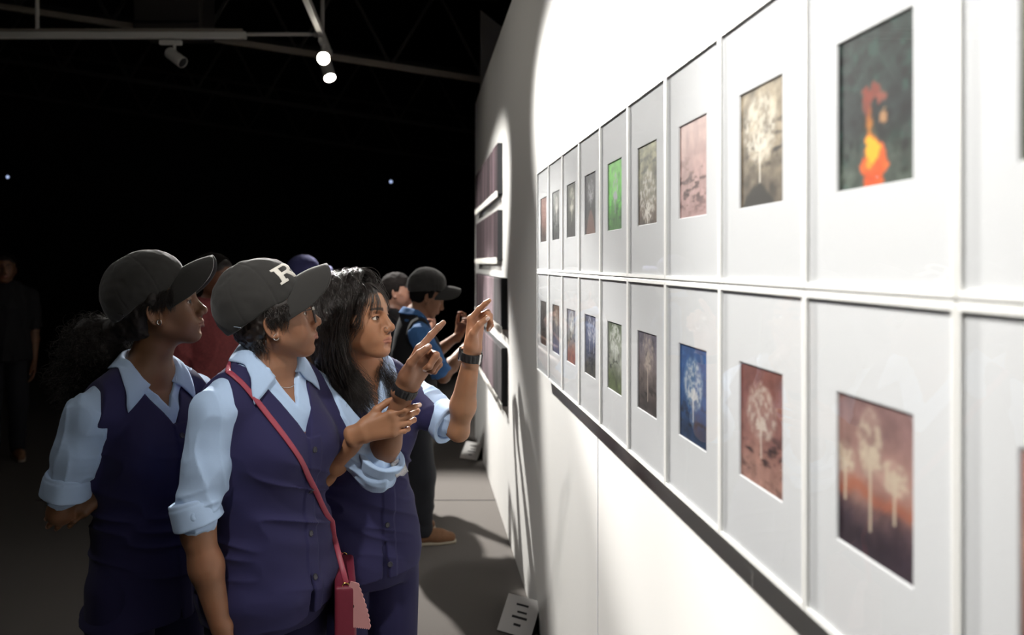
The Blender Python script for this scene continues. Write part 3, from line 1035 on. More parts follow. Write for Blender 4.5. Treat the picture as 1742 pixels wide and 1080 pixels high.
def hand_ops(S, wr, d, n, side, curl, thumb=None, L=0.172, spread=(.06, 0, -.05, -.12), nails=None, fat=1.0):
    """curl: per finger (mcp, pip, dip) in degrees; thumb: three directions in (d, t, n)"""
    d = nrm(d); n = nrm(np.asarray(n) - d * (np.asarray(n) @ d))
    t = np.cross(d, n) if side == 'R' else np.cross(n, d)
    s = L / 0.175
    wr = np.asarray(wr, float)
    out = {'d': d, 'n': n, 't': t, 'tips': [], 'mcp': []}
    for i, (off, ln, seg, r) in enumerate(FING):
        m = wr + s * (ln * d + off * t - (0.002 * abs(i - 1)) * n)
        out['mcp'].append(m)
        S.add(cone(wr + s * (t * off * .55 + d * .006), m, .0145 * s * fat, .0108 * s * fat), .014 * s)
        a = 0.0; p = m
        dd = nrm(d + t * spread[i])
        for j in range(3):
            a += math.radians(curl[i][j])
            e = math.cos(a) * dd + math.sin(a) * n
            r0 = r * (1, .92, .84)[j] * s * fat; r1 = r * (.92, .84, .70)[j] * s * fat
            q = p + e * seg[j] * s - (e * r1 if j == 2 else 0)
            S.add(cone(p, q, r0, r1), (.007 if j == 0 else .0025) * s)
            if j < 2:
                S.add(ball(q - (math.sin(a) * dd - math.cos(a) * n) * -.0008, r1 * 1.04), .002)
            if j == 2:
                dorsal = math.sin(a) * dd - math.cos(a) * n
                if nails is not None:
                    nails.append((q + e * r1 * .25 + dorsal * r1 * .92, np.array([e, np.cross(e, dorsal), dorsal]), V(.0072, r1 * .82, .0035)))
                out['tips'].append(q + e * r1)
            p = q
    if thumb is None:
        thumb = ((.80, .55, .25), (.93, .25, .28), (.97, .05, .22))
    p = wr + s * (.016 * d + .019 * t + .007 * n)
    S.add(cone(p, wr + s * (.05 * d + .02 * t + .008 * n), .0165 * s, .011 * s), .014 * s)
    for j, (ln, r0, r1) in enumerate(((.044, .0135, .0108), (.033, .0102, .0092), (.027, .0092, .0072))):
        v = thumb[j]; e = nrm(v[0] * d + v[1] * t + v[2] * n)
        q = p + e * ln * s
        S.add(cone(p, q, r0 * s * fat, r1 * s * fat), (.012, .004, .003)[j] * s)
        if j == 2 and nails is not None:
            # thumb nail faces away from the palm and the fingers
            dn = nrm(thumb[3][0] * d + thumb[3][1] * t + thumb[3][2] * n) if len(thumb) > 3 else nrm(t * .7 - n * .6)
            dn = nrm(dn - e * (dn @ e))
            nails.append((q + e * r1 * .2 * s + dn * r1 * .92 * s, np.array([e, np.cross(e, dn), dn]), V(.0078, .0062, .0036)))
        p = q
    out['thumb'] = p
    S.add(cone(wr - t * .0085 * s, wr - t * .0085 * s - d * .03, .0175 * s, .0185 * s), .012)
    S.add(cone(wr + t * .0085 * s, wr + t * .0085 * s - d * .03, .0175 * s, .0185 * s), .012)
    return out


class Torso:
    def __init__(s, chest, hip, yaw, zsh, hem, wide=1.0, deep=1.0):
        s.ch = np.asarray(chest, float)[:2]; s.hp = np.asarray(hip, float)[:2]; s.zsh = zsh; s.hem = hem
        a = math.radians(yaw)
        s.F = V(math.cos(a), math.sin(a), 0); s.L = V(-math.sin(a), math.cos(a), 0); s.wide, s.deep = wide, deep

    def cen(s, z):
        t = np.clip((np.asarray(z) - s.hem) / (s.zsh - s.hem), -0.2, 1.15)
        return s.hp[0] + (s.ch[0] - s.hp[0]) * t, s.hp[1] + (s.ch[1] - s.hp[1]) * t

    def loc(s, P):
        z = P[..., 2]
        cx, cy = s.cen(z)
        x = P[..., 0] - cx; y = P[..., 1] - cy
        return x * s.L[0] + y * s.L[1], x * s.F[0] + y * s.F[1], z

    def pt(s, u, v, z):
        cx, cy = s.cen(z)
        return V(cx, cy, z) + s.L * u + s.F * v

    def loft(s, tab, off=0.0):
        """tab rows: (z from shoulder, half width, half depth, forward shift)"""
        tab = np.array(sorted(tab), float)
        zz = np.linspace(tab[0, 0], tab[-1, 0], 160)
        A = [np.interp(zz, tab[:, 0], tab[:, i]) for i in (1, 2, 3)]
        for _ in range(3):
            A = [np.convolve(np.pad(a, 4, 'edge'), np.ones(9) / 9, 'valid') for a in A]
        zz = zz + s.zsh
        A[0] = A[0] * s.wide + off; A[1] = A[1] * s.deep + off
        z0, z1 = zz[0], zz[-1]

        def f(P):
            u, v, z = s.loc(P)
            a = np.interp(z, zz, A[0]).astype(np.float32); b = np.interp(z, zz, A[1]).astype(np.float32)
            v = v - np.interp(z, zz, A[2])
            k0 = np.sqrt((u / a) ** 2 + (v / b) ** 2) + 1e-6
            k1 = np.sqrt((u / a ** 2) ** 2 + (v / b ** 2) ** 2) + 1e-6
            d = np.where(k0 < 0.25, (k0 - 1) * np.minimum(a, b), k0 * (k0 - 1) / k1)
            e = np.maximum(z - z1, z0 - z)
            return (np.minimum(np.maximum(d, e), 0) + np.sqrt(np.maximum(d, 0) ** 2 + np.maximum(e, 0) ** 2)).astype(np.float32)
        c = s.pt(0, 0, (z0 + z1) / 2)
        return f, c, float((z1 - z0) / 2 + 0.2)


BODY = [(-.47, .140, .098, 0), (-.40, .150, .106, 0), (-.24, .126, .094, .0), (-.10, .142, .112, .008), (-.02, .140, .095, 0), (.035, .10, .07, -.005), (.075, .055, .053, 0)]
VEST = [(-.50, .172, .134, 0), (-.40, .168, .130, 0), (-.25, .146, .116, .004), (-.11, .154, .124, .012), (-.03, .146, .108, .004), (.03, .118, .088, -.004), (.065, .088, .074, -.006), (.09, .068, .062, -.006)]


def wave(P, f, ph=0.0):
    return vnoise(P * np.asarray(f, np.float32) + ph)


def person(name, label, group, base, T, H, arms, sp):
    """T torso, H head frame, arms {'R': dict, 'L': dict}, sp = look"""
    fine = sp.get('fine', 0.0017); coarse = sp.get('coarse', 0.007)
    root = thing(name, label, 'person', V(base[0], base[1], 0), group)
    zsh = T.zsh
    # ---------------------------------------------------------------- body
    S = Shape()
    head_ops(S, H, sp.get('face', {}))
    nb = T.pt(0, sp.get('neckv', .0), zsh + sp.get('nbz', .085))
    S.add(cone(H(-.018, 0, -.045), nb, .050 * H.s * sp.get('neckr', 1), .056 * sp.get('neckr', 1)), .025)
    S.add(T.loft(BODY), .03)
    for sd, sg in (('R', -1), ('L', 1)):
        sh = arms[sd]['sh']
        S.add(cone(nb - V(0, 0, .01), sh, .05, .045), .03)
    hands = {}; nails = []
    hot = [(H.c, .17)]
    for sd in 'RL':
        a = arms[sd]; k = a.get('thick', 1.0)
        eb = a.get('elb', 1.0)
        S.add(cone(a['sh'], a['el'], .047 * k, .038 * k * eb), .02)
        m = a['el'] * .68 + a['wr'] * .32
        S.add(cone(a['el'], m, .036 * k * eb, .0385 * k * (1 + eb) / 2), .02)
        S.add(cone(m, a['wr'] - nrm(a['wr'] - a['el']) * .03, .0385 * k, .0235 * (k + 1) / 2), .02)
        hands[sd] = hand_ops(S, a['wr'], a['d'], a['n'], sd, a['curl'], a.get('thumb'), a.get('len', .172), a.get('spread', (.06, 0, -.05, -.12)), nails, a.get('fat', 1.0))
        hot.append((a['wr'] + nrm(a['d']) * .07, .16)); hot.append((a['el'] * .3 + a['wr'] * .7, .1)); hot.append((a['el'] * .65 + a['wr'] * .35, .1))
    legs = sp['legs']
    hipz = zsh - .46
    for sd, sg in (('R', -1), ('L', 1)):
        ft = legs[sd]
        hp = T.pt(sg * .088, 0, hipz); kn = hp * .48 + V(ft[0], ft[1], .09) * .52 + T.F * .012
        S.add(cone(hp, kn, .072, .055), .03); S.add(cone(kn, V(ft[0], ft[1], .085), .053, .037), .02)
        S.add(cone(V(ft[0], ft[1], .055), V(ft[0], ft[1], .04) + ft[2] * .13, .034, .028), .02)

    def near(c):
        m = np.zeros(len(c), bool)
        for p, r in hot:
            m |= ((c - p) ** 2).sum(-1) < r * r
        return m

    def nearin(c):
        m = np.zeros(len(c), bool)
        for p, r in hot:
            m |= ((c - p) ** 2).sum(-1) < (r + .002) ** 2
        return m
    va, qa = polygonise(S, fine, nearin)
    vb, qb = polygonise(S, coarse, lambda c: ~near_all(c, hot, coarse))
    v, q = join((va, qa), (vb, qb))
    # colours of the skin: tone, lips, brows, lash line, nails, palms, scalp
    tone = np.asarray(sp['tone'], float)
    c = np.repeat(tone[None], len(v), 0)
    c = c * (1 + .05 * vnoise(v * 40)[:, None] + .06 * vnoise(v * 15 + 5)[:, None])
    L = H.loc(v); x, y, z = L.T; ay = np.abs(y)
    face = (np.abs(x) < .14) & (ay < .1) & (np.abs(z) < .14)

    def mix(w, col):
        nonlocal c
        c = c + (np.asarray(col, float) - c) * w[:, None]
    lipc = sp.get('lipc', (138, 78, 70))
    zl = z + .062
    wl = smooth01(1.15 - np.abs(y / .0255) ** 2 - np.where(zl > 0, zl / (.0092 - .003 * np.exp(-(y / .003) ** 2)), -zl / .0125) ** 2, 0, .35) * (x > .068) * face
    mix(wl * .6, lipc)
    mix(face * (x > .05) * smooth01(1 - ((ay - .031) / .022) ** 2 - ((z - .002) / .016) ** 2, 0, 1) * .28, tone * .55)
    bz = .0255 + .0045 * np.sin(np.clip((ay - .010) / .042, 0, 1) * math.pi * .75)
    wb = smooth01(.0042 * (1.15 - np.clip((ay - .012) / .05, 0, 1) * .6) - np.abs(z - bz), -.0012, .0016) * (ay > .0105) * (ay < .052) * (x > .045) * face
    mix(wb * (.8 + .2 * vnoise(v * 600)), V(30, 22, 19))
    # dark line along the edge of the lids
    ez = np.sqrt(np.clip(1 - ((ay - .0318) / .0150) ** 2, 0, 1)) * .0046 * sp.get('face', {}).get('eye', 1.0)
    wlash = smooth01(.0019 - np.abs(z - .0035 - ez), -.0008, .0006) * (np.abs(ay - .0315) < .0155) * (x > .06) * face
    mix(wlash * .9, V(22, 17, 16))
    wlow = smooth01(.001 - np.abs(z - .0035 + ez), -.0008, .0006) * (np.abs(ay - .0315) < .0135) * (x > .06) * face
    mix(wlow * .5, V(30, 22, 20))
    # scalp under the hair
    hl = smooth01(z - sp.get('hairline', .075) + np.clip(ay - .03, 0, 1) * .8 - np.clip(.05 - x, 0, 1) * .9, 0, .012) * face * (z > -.07)
    mix(hl * (ay < .0755), V(24, 19, 18))
    mix(face * smooth01(-.0385 - z, 0, .002) * smooth01(x, .088, .092) * smooth01(-z, .03, .04) * (z > -.047) * (ay < .009) * .55, V(40, 24, 20))  # nostril openings darkened, shade of the hollow painted into the colour
    palmc = sp.get('palm', tone * .6 + V(205, 150, 125) * .4)
    for sd in 'RL':
        hd = hands[sd]; w = arms[sd]['wr']
        r = v - w
        a1, b1, n1 = r @ hd['d'], r @ hd['t'], r @ hd['n']
        inside = (a1 > -.01) & (a1 < .22) & (np.abs(b1) < .09) & (np.abs(n1) < .12)
        g = S.grad(v[inside]) @ hd['n'] if inside.any() else np.zeros(0)
        wgt = np.zeros(len(v)); wgt[inside] = smooth01(g, -.1, .7) * smooth01(a1[inside], .0, .04)
        mix(wgt * .6, palmc)
        for mcp in hd['mcp']:
            dd = ((v - (mcp - hd['n'] * .01)) ** 2).sum(1)
            mix(np.exp(-dd / .009 ** 2) * .25, tone * .6)
    for cn, Rn, rn in nails:
        l = (v - cn) @ Rn.T / rn
        mix(smooth01(1.25 - (l * l).sum(1), 0, .5) * .9, sp.get('nail', (226, 190, 180)))
    link('body', v, q, M['skin'], root, cols=s2l(np.clip(c, 3, 255)))
    # ---------------------------------------------------------------- eyes
    if sp.get('eyes', True):
        for y_ in (-1, 1):
            n_u, n_v = 28, 20
            g = []
            for i in range(n_v + 1):
                th = math.pi * i / n_v
                for k in range(n_u):
                    ph = 2 * math.pi * k / n_u
                    g.append((math.cos(th), math.sin(th) * math.cos(ph), math.sin(th) * math.sin(ph)))
            g = np.array(g)
            lx, ly = sp.get('gaze', (0, 0))
            f = nrm(V(1, lx, ly)); l = nrm(np.cross(V(0, 0, 1), f)); u = np.cross(f, l)
            gl = g @ np.array([f, l, u])
            ang = np.degrees(np.arccos(np.clip(g[:, 0], -1, 1)))
            cc = np.where((ang < 12)[:, None], V(8, 6, 6), np.where((ang < 29)[:, None], V(62, 38, 24), V(226, 216, 206)))
            pos = H.pts(V(.0655, y_ * .031, .0045) + gl * .0126)
            idx = np.arange((n_v + 1) * n_u).reshape(n_v + 1, n_u)
            qd = np.stack([idx[:-1], np.roll(idx, -1, 1)[:-1], np.roll(idx, -1, 1)[1:], idx[1:]], -1).reshape(-1, 4)
            link('eye', pos, qd, M['eyewhite'], root, cols=s2l(cc))
    out = dict(root=root, body=S, hands=hands, T=T, H=H, arms=arms)
    cm = sp['mats']
    # ---------------------------------------------------------------- shirt
    Sh = Shape()
    wv = sp.get('vest', True)
    if wv:
        Sh.add(T.loft([(r[0], r[1] - (.022 if r[0] < -.2 else 0), r[2] - (.024 if r[0] < -.2 else .004 if r[0] < -.09 else 0), r[3] - (.008 if r[0] < -.2 else 0)) for r in VEST if r[0] > -.45], -.010), .02)
    else:
        Sh.add(T.loft([(max(T.hem - zsh, -.52), .180, .140, 0)] + VEST[1:], .006), .02)
    for sd in 'RL':
        Sh.add(cone(nb + V(0, 0, -.012), arms[sd]['sh'] + V(0, 0, .004), .058, .05), .03)
    if sp.get('open', True):
        vz = zsh - sp.get('openz', .03)

        def vcut(P):
            u, vv, z_ = T.loc(P)
            return np.maximum((np.abs(u) - .55 * (z_ - vz)) * .87, -(vv - .015)).astype(np.float32)
        Sh.ops.append(('s', vcut, T.pt(0, .08, zsh), .25, .004))

    def nhole(P):
        u, vv, z_ = T.loc(P)
        return np.maximum(np.sqrt(u * u + (vv - .004) ** 2) - .060, (zsh + .05) - z_).astype(np.float32)
    Sh.ops.append(('s', nhole, T.pt(0, 0, zsh + .09), .2, .004))
    if not wv or sp.get('showshirt', True):
        pass
    sl = Shape()
    for sd in 'RL':
        a = arms[sd]; ro, rc = a.get('sleeve', (.064, .056)); fr = a.get('frac', .92)
        ax = nrm(a['el'] - a['sh'])
        end = a.get('cuffend', a['sh'] + (a['el'] - a['sh']) * fr)
        cd = a.get('cuffdir', ax)
        mid = (a['sh'] + end) / 2 + a.get('bulge', V(0, 0, 0))
        if 'past' in a:
            cd = nrm(a['wr'] - a['el']); end = a['el'] + cd * a['past']
            Sh.add(cone(a['sh'], a['el'], ro, a.get('relbow', rc - .002)), .02)
            Sh.add(cone(a['el'], end - cd * .02, a.get('relbow', rc - .002), rc - .005), .015)
        else:
            Sh.add(cone(a['sh'] - ax * .0, mid, ro, (ro + rc) / 2), .02)
            Sh.add(cone(mid, end - cd * .02, (ro + rc) / 2, rc - .004), .02)
        a['_end'] = end; a['_cd'] = cd; a['_rc'] = rc

    def fold(P):
        d = .0035 * wave(P, (16, 16, 9)) * .7
        for sd in 'RL':
            a = arms[sd]; e = a['_end']
            w = np.exp(-((P - e.astype(np.float32)) ** 2).sum(-1) / .10 ** 2)
            ax = a['_cd'].astype(np.float32)
            h = (P @ ax)[..., None] * ax
            q1 = (P - h) * 12 + h * 42
            r1 = 1 - np.abs(vnoise(q1))
            d = d - .0085 * w * (r1 ** 3 - .3)
            q3 = (P - h) * 13 + h * 4.5 + .35 * (P[..., [1, 2, 0]] - h[..., [1, 2, 0]]) * 13
            d = d - .0065 * ((1 - np.abs(vnoise(q3 + 9))) ** 4 - .2)
            sh = a['sh'].astype(np.float32)
            w2 = np.exp(-((P - sh) ** 2).sum(-1) / .09 ** 2)
            q2 = (P - h) * 26 + h * 6
            d = d - .006 * w2 * ((1 - np.abs(vnoise(q2 + 3))) ** 3 - .3)
        return d.astype(np.float32)
    Sh.post = fold
    sv, sq = polygonise(Sh, sp.get('cloth', .0032))
    shirt = link('shirt', sv, sq, cm['shirt'], root)
    out['shirt'] = Sh
    for sd in 'RL':
        a = arms[sd]
        if a.get('nocuff'):
            continue
        Cf = Shape(); e, cd, rc = a['_end'], a['_cd'], a['_rc']
        wdt = a.get('cuffw', .048)
        p0 = e - cd * wdt; p1 = e
        Cf.add(tube_end(p0, p1, rc + .0015, rc + a.get('flare', .007) - .001, .003), 0)
        Cf.add(tube_end(p0 + cd * .010, p1, rc + .0040, rc + a.get('flare', .007) + .002, .003), .002)
        Cf.sub(tube_end(p1 - cd * .02, p1 + cd * .05, rc - .004, rc - .001, .002), .002)
        seed = float(e[0] * 31)
        ax_ = cd.astype(np.float32)

        def cfold(P, ax_=ax_, seed=seed):
            h = (P @ ax_)[..., None] * ax_
            return (.0032 * vnoise((P - h) * 15 + h * 4 + seed) + .0016 * vnoise((P - h) * 45 + h * 25 + seed)).astype(np.float32)
        Cf.post = cfold
        cv, cq = polygonise(Cf, sp.get('cloth', .0032) * .8)
        link('cuff', cv, cq, cm['shirt'], shirt)
    # ---------------------------------------------------------------- vest
    Ve = None
    if wv:
        Ve = Shape()
        hem = T.hem
        tab = [(hem - zsh, .186 * sp.get('hemw', 1), .143 * sp.get('hemd', 1), sp.get('hemv', 0))] + VEST
        Ve.add(T.loft(tab), .02)
        for sd in 'RL':
            Ve.add(cone(nb + V(0, 0, -.006), arms[sd]['sh'] * .98 + nb * .02 + V(0, 0, .004), .060, .0585), .03)
        bz_ = zsh - .115
        for sg in (-1, 1):
            Ve.add(ell(T.pt(sg * .068, .075, bz_), V(.062, .062, .065) * sp.get('bust', 1)), .05)
        vb_z = sp['vz']; slope = sp.get('vslope', .58)

        def vneck(P):
            u, vv, z_ = T.loc(P)
            return np.maximum((np.abs(u - sp.get('vu', 0)) - slope * (z_ - vb_z)) * .86, -(vv - .0)).astype(np.float32)
        Ve.ops.append(('s', vneck, T.pt(0, .08, zsh), .3, .003))

        def nh(P):
            u, vv, z_ = T.loc(P)
            return np.maximum(np.sqrt(u * u + (vv - .0) ** 2) - .068, (zsh + .05) - z_).astype(np.float32)
        Ve.ops.append(('s', nh, T.pt(0, 0, zsh + .09), .2, .004))
        for sd, sg in (('R', -1), ('L', 1)):
            a = arms[sd]; ax = nrm(a['el'] - a['sh'])
            out_ = nrm(a['sh'] - T.pt(0, 0, a['sh'][2]))
            Ve.add(cone(a['sh'] - out_ * .022, a['sh'] - out_ * .034 + ax * .15, .066, .044), .02)
            pn = nrm(out_ * .93 + V(0, 0, .36)); p0 = a['sh'] + out_ * sp.get('armhole', .010)

            def hole(P, pn=pn.astype(np.float32), p0=p0.astype(np.float32)):
                return -((P - p0) @ pn)
            Ve.ops.append(('s', hole, p0.astype(np.float32), .17, .004))
        # front opening below the last button, side slit
        hz = hem

        def notch(P):
            u, vv, z_ = T.loc(P)
            return np.maximum((np.abs(u + .004) - .07 * ((hz + .06) - z_)) * .95, -(vv - .05)).astype(np.float32)
        Ve.ops.append(('s', notch, T.pt(0, .13, hz + .03), .13, .004))
        wz = zsh - .27; sd_ = sp.get('seed', 1.0)

        def vfold(P):
            u, vv, z_ = T.loc(P)
            Q = np.stack([u * 5 + sd_, vv * 5, (z_ + .35 * u * sp.get('foldtilt', 1)) * 26], -1)
            w = np.exp(-((z_ - wz) / .13) ** 2)
            r = (1 - np.abs(vnoise(Q))) ** 3
            d = -.013 * w * (r - .3)
            Q2 = np.stack([u * 13 + sd_, vv * 13, z_ * 3.5], -1)
            w2 = smooth01(wz + .02 - z_, 0, .2)
            d = d - .009 * w2 * vnoise(Q2)
            d = d - .0045 * vnoise(P * 9 + sd_)
            # one front laps over the other
            fr = (vv > .03) * (z_ < vb_z + .01)
            d = d - fr * (.0035 * smooth01(u, -.012, -.006) * smooth01(.030 - u, -.004, .002))
            return d.astype(np.float32)
        Ve.post = vfold
        vv_, vq_ = polygonise(Ve, sp.get('cloth', .0032))
        vest = link('vest', vv_, vq_, cm['vest'], root)
        out['vest'] = Ve; out['vest_o'] = vest
        for i in range(sp.get('buttons', 4)):
            z_ = vb_z - .018 - i * sp.get('bstep', .092)
            o = T.pt(.006, .4, z_)
            p = Ve.march(o, -T.F)
            if p is None:
                continue
            nn = Ve.grad(p)[0]
            MB().lathe(p - nn * .001, nn, [(.0075, 0), (.0078, .0022), (.0062, .0034), (.0058, .0026), (.002, .0022)], 18).build('button', M['button'], vest, smooth=False)
    # ---------------------------------------------------------------- collar
    if sp.get('collar', True):
        g = []
        gap = math.radians(sp.get('gap', 30))
        n = 64
        for i in range(n + 1):
            ph = gap + (2 * math.pi - 2 * gap) * i / n
            bk = (1 - math.cos(ph)) / 2
            fr = smooth01(bk, .45, .02)
            r = .058 * sp.get('neckr', 1)
            ct = nb + V(0, 0, .004) + T.F * .004
            dr = T.F * math.cos(ph) + T.L * math.sin(ph)
            sgn = 1 if ph < math.pi else -1
            dk = [T.F * math.cos(ph + sgn * q * fr) + T.L * math.sin(ph + sgn * q * fr) for q in (.05, .30, .56)]
            zt = sp.get('colz', .034) * bk + .012 - .050 * fr
            ow = .034 + .022 * fr; dz = -.036 - .026 * fr ** 2
            row = [ct + dr * (r - .002) + V(0, 0, zt - .035), ct + dr * r + V(0, 0, zt - .008), ct + dr * (r + .003) + V(0, 0, zt),
                   ct + dk[0] * (r + .010) + V(0, 0, zt - .002), ct + dk[1] * (r + ow * .62) + V(0, 0, zt + dz * .5), ct + dk[2] * (r + ow) + V(0, 0, zt + dz)]
            g.append(row)
        g = np.array(g)
        cover = Ve if Ve is not None else Sh
        for j in (3, 4, 5):
            for it in range(6):
                pts = g[:, j]
                d = np.minimum(cover.many(pts), Sh.many(pts))
                gr = np.where((cover.many(pts) < Sh.many(pts))[:, None], cover.grad(pts), Sh.grad(pts))
                push = np.clip(.0045 + (.002 if j < 5 else 0) - d, 0, .03)
                g[:, j] = pts + gr * push[:, None] * .7
        # refine
        g2 = np.zeros((g.shape[0], 16, 3))
        tt = np.linspace(0, 5, 16)
        for k in range(3):
            for i in range(g.shape[0]):
                g2[i, :, k] = np.interp(tt, np.arange(6), g[i, :, k])
        for _ in range(2):
            g2[:, 1:-1] = .25 * g2[:, :-2] + .5 * g2[:, 1:-1] + .25 * g2[:, 2:]
            g3 = g2[:, 7:].reshape(-1, 3)
        for it in range(8):
            d = np.minimum(cover.many(g3), Sh.many(g3))
            gr = np.where((cover.many(g3) < Sh.many(g3))[:, None], cover.grad(g3), Sh.grad(g3))
            g3 = g3 + gr * np.clip(.0042 - d, 0, .03)[:, None] * .8
        g3 = g3.reshape(g2[:, 7:].shape)
        for _ in range(2):
            g3[1:-1] = .25 * g3[:-2] + .5 * g3[1:-1] + .25 * g3[2:]
        g2[:, 7:] = g3
        v_, f_ = sheet(g2, .0026)
        link('collar', v_, f_, cm['shirt'], shirt)
    # ---------------------------------------------------------------- trousers and shoes
    Tr = Shape()
    Tr.add(T.loft([(-.535, .148, .108, 0), (-.50, .162, .120, 0), (-.40, .163, .120, 0), (-.26, .140, .106, 0), (-.22, .135, .10, 0)], .0), .02)
    for sd, sg in (('R', -1), ('L', 1)):
        ft = legs[sd]
        hp = T.pt(sg * .088, 0, hipz); an = V(ft[0], ft[1], .075)
        kn = hp * .48 + an * .52 + T.F * .012
        Tr.add(cone(hp, kn, .088, .074), .015); Tr.add(cone(kn, an, .076, sp.get('ankle', .062)), .03)
    Tr.cut(lambda P: (.045 - P[..., 2]).astype(np.float32), .004)
    Tr.post = lambda P: (.005 * wave(P, (14, 14, 5)) + .006 * np.exp(-((P[..., 2] - .16) / .12) ** 2) * wave(P, (9, 9, 34))).astype(np.float32)
    tv, tq = polygonise(Tr, sp.get('trcloth', .006))
    link('trousers', tv, tq, cm['trousers'], root)
    for sd in 'RL':
        ft = legs[sd]; fd = ft[2]; p = V(ft[0], ft[1], 0)
        Sx = Shape()
        Sx.add(cone(p - fd * .03 + V(0, 0, .048), p + fd * .10 + V(0, 0, .040), .040, .036), .02)
        Sx.add(cone(p + fd * .08 + V(0, 0, .034), p + fd * .155 + V(0, 0, .030), .040, .028), .02)
        Sx.add(cone(p + V(0, 0, .05), p + V(0, 0, .085), .042, .042), .02)
        Sx.cut(lambda P: (.012 - P[..., 2]).astype(np.float32), .003)
        xv, xq = polygonise(Sx, .005)
        so = link('shoe', xv, xq, cm['shoe'], root)
        So = Shape()
        So.add(cone(p - fd * .03 + V(0, 0, .01), p + fd * .08 + V(0, 0, .01), .043, .041), .0)
        So.add(cone(p + fd * .08 + V(0, 0, .01), p + fd * .157 + V(0, 0, .01), .042, .031), .01)
        So.cut(lambda P: np.maximum(P[..., 2] - .016, -P[..., 2] + .0005).astype(np.float32), .001)
        xv, xq = polygonise(So, .004)
        link('sole', xv, xq, M['sole'], so)
    return out


def near_all(c, hot, coarse):
    """blocks wholly inside a finely meshed region"""
    m = np.zeros(len(c), bool)
    for p, r in hot:
        m |= np.sqrt(((c - p) ** 2).sum(-1)) < r - coarse * 8 * .87 - .014
    return m


# ------------------------------------------------------------------ caps, hair, small wear
def make_cap(P, m, logo=None, pitch=18, brim=.096, k=1.03, h=.0022, buckle=True):
    H = P['H']; root = P['root']
    C = H.sub((-.040, 0, .058), pitch)
    s = H.s * k
    S = Shape()
    S.add(ell(C(0, 0, .002), V(.112, .0865, .104) * s, C.R), 0)
    S.add(ell(C(.040, 0, .016), V(.066, .066, .064) * s, C.R), .03)
    
    def rim(q):
        l = C.loc(q)
        lim = -.029 + .12 * l[..., 0] - .012 * np.exp(-((l[..., 0] - .060) / .030) ** 2) * smooth01(np.abs(l[..., 1]), .045, .07)
        return ((lim - l[..., 2]) * .8).astype(np.float32)
    S.cut(rim, .003)

    def post(q):
        l = C.loc(q); a = np.arctan2(l[..., 1], l[..., 0])
        g = 0
        for t in (0, 1.05, 2.1, 3.14, -1.05, -2.1):
            dlt = np.abs(np.arctan2(np.sin(a - t), np.cos(a - t))) * np.hypot(l[..., 0], l[..., 1])
            g = g + .0011 * np.exp(-(dlt / .0028) ** 2)
        g = g * (l[..., 2] > -.03)
        return (g + .0018 * vnoise(q * 30) + .0012 * vnoise(q * 70)).astype(np.float32)
    S.post = post
    v, q = polygonise(S, h)
    crown = link('cap', v, q, m, root)
    # brim
    n, mm = 41, 14
    g = np.zeros((n, mm, 3))
    for i in range(n):
        u = -1 + 2 * i / (n - 1); ps = u * math.radians(67)
        bx, by = .103 * math.cos(ps), .0825 * math.sin(ps)
        ext = max(.030 + (.103 + brim - .030) * (1 - abs(u) ** 4.5) ** .55 - bx, 0.0)
        for j in range(mm):
            t = j / (mm - 1)
            x = bx + ext * t; y = by * (1 + .04 * t)
            z = .004 - .10 * ext * t - .068 * u * u - .012 * t * u * u + .005 * math.sin(t * math.pi) * (1 - u * u)
            g[i, j] = (x, y, z)
    g = C.c + s * (g @ C.R)
    vv, ff = sheet(g, .0034)
    b = link('brim', vv, ff, m, crown)
    # button on top, strap with a slide at the back
    top = S.march(C(0, 0, .25), -C.R[2])
    MB().lathe(top - C.R[2] * .002, C.R[2], [(.0075, 0), (.007, .003), (.004, .0048), (.001, .0052)], 16).build('top_button', m, crown, smooth=True)
    if buckle:
        for sg in (-1,):
            o = C(-.080, sg * .2, -.028)
            p = S.march(o, C(-.060, 0, -.028) - o)
            if p is not None:
                nn = S.grad(p)[0]; t = nrm(np.cross(nn, C.R[2])); up = np.cross(t, nn)
                dg = nrm(t * .75 - up * .66 * -1)
                MB().rbox(p + nn * .002, np.array([dg, np.cross(nn, dg), nn]), V(.0085, .0012, .0012), .0005).build('strap_slide', M['silver'], crown)
    if logo:
        logo(S, C, crown, s)
    P['capshape'] = S; P['C'] = C
    return crown


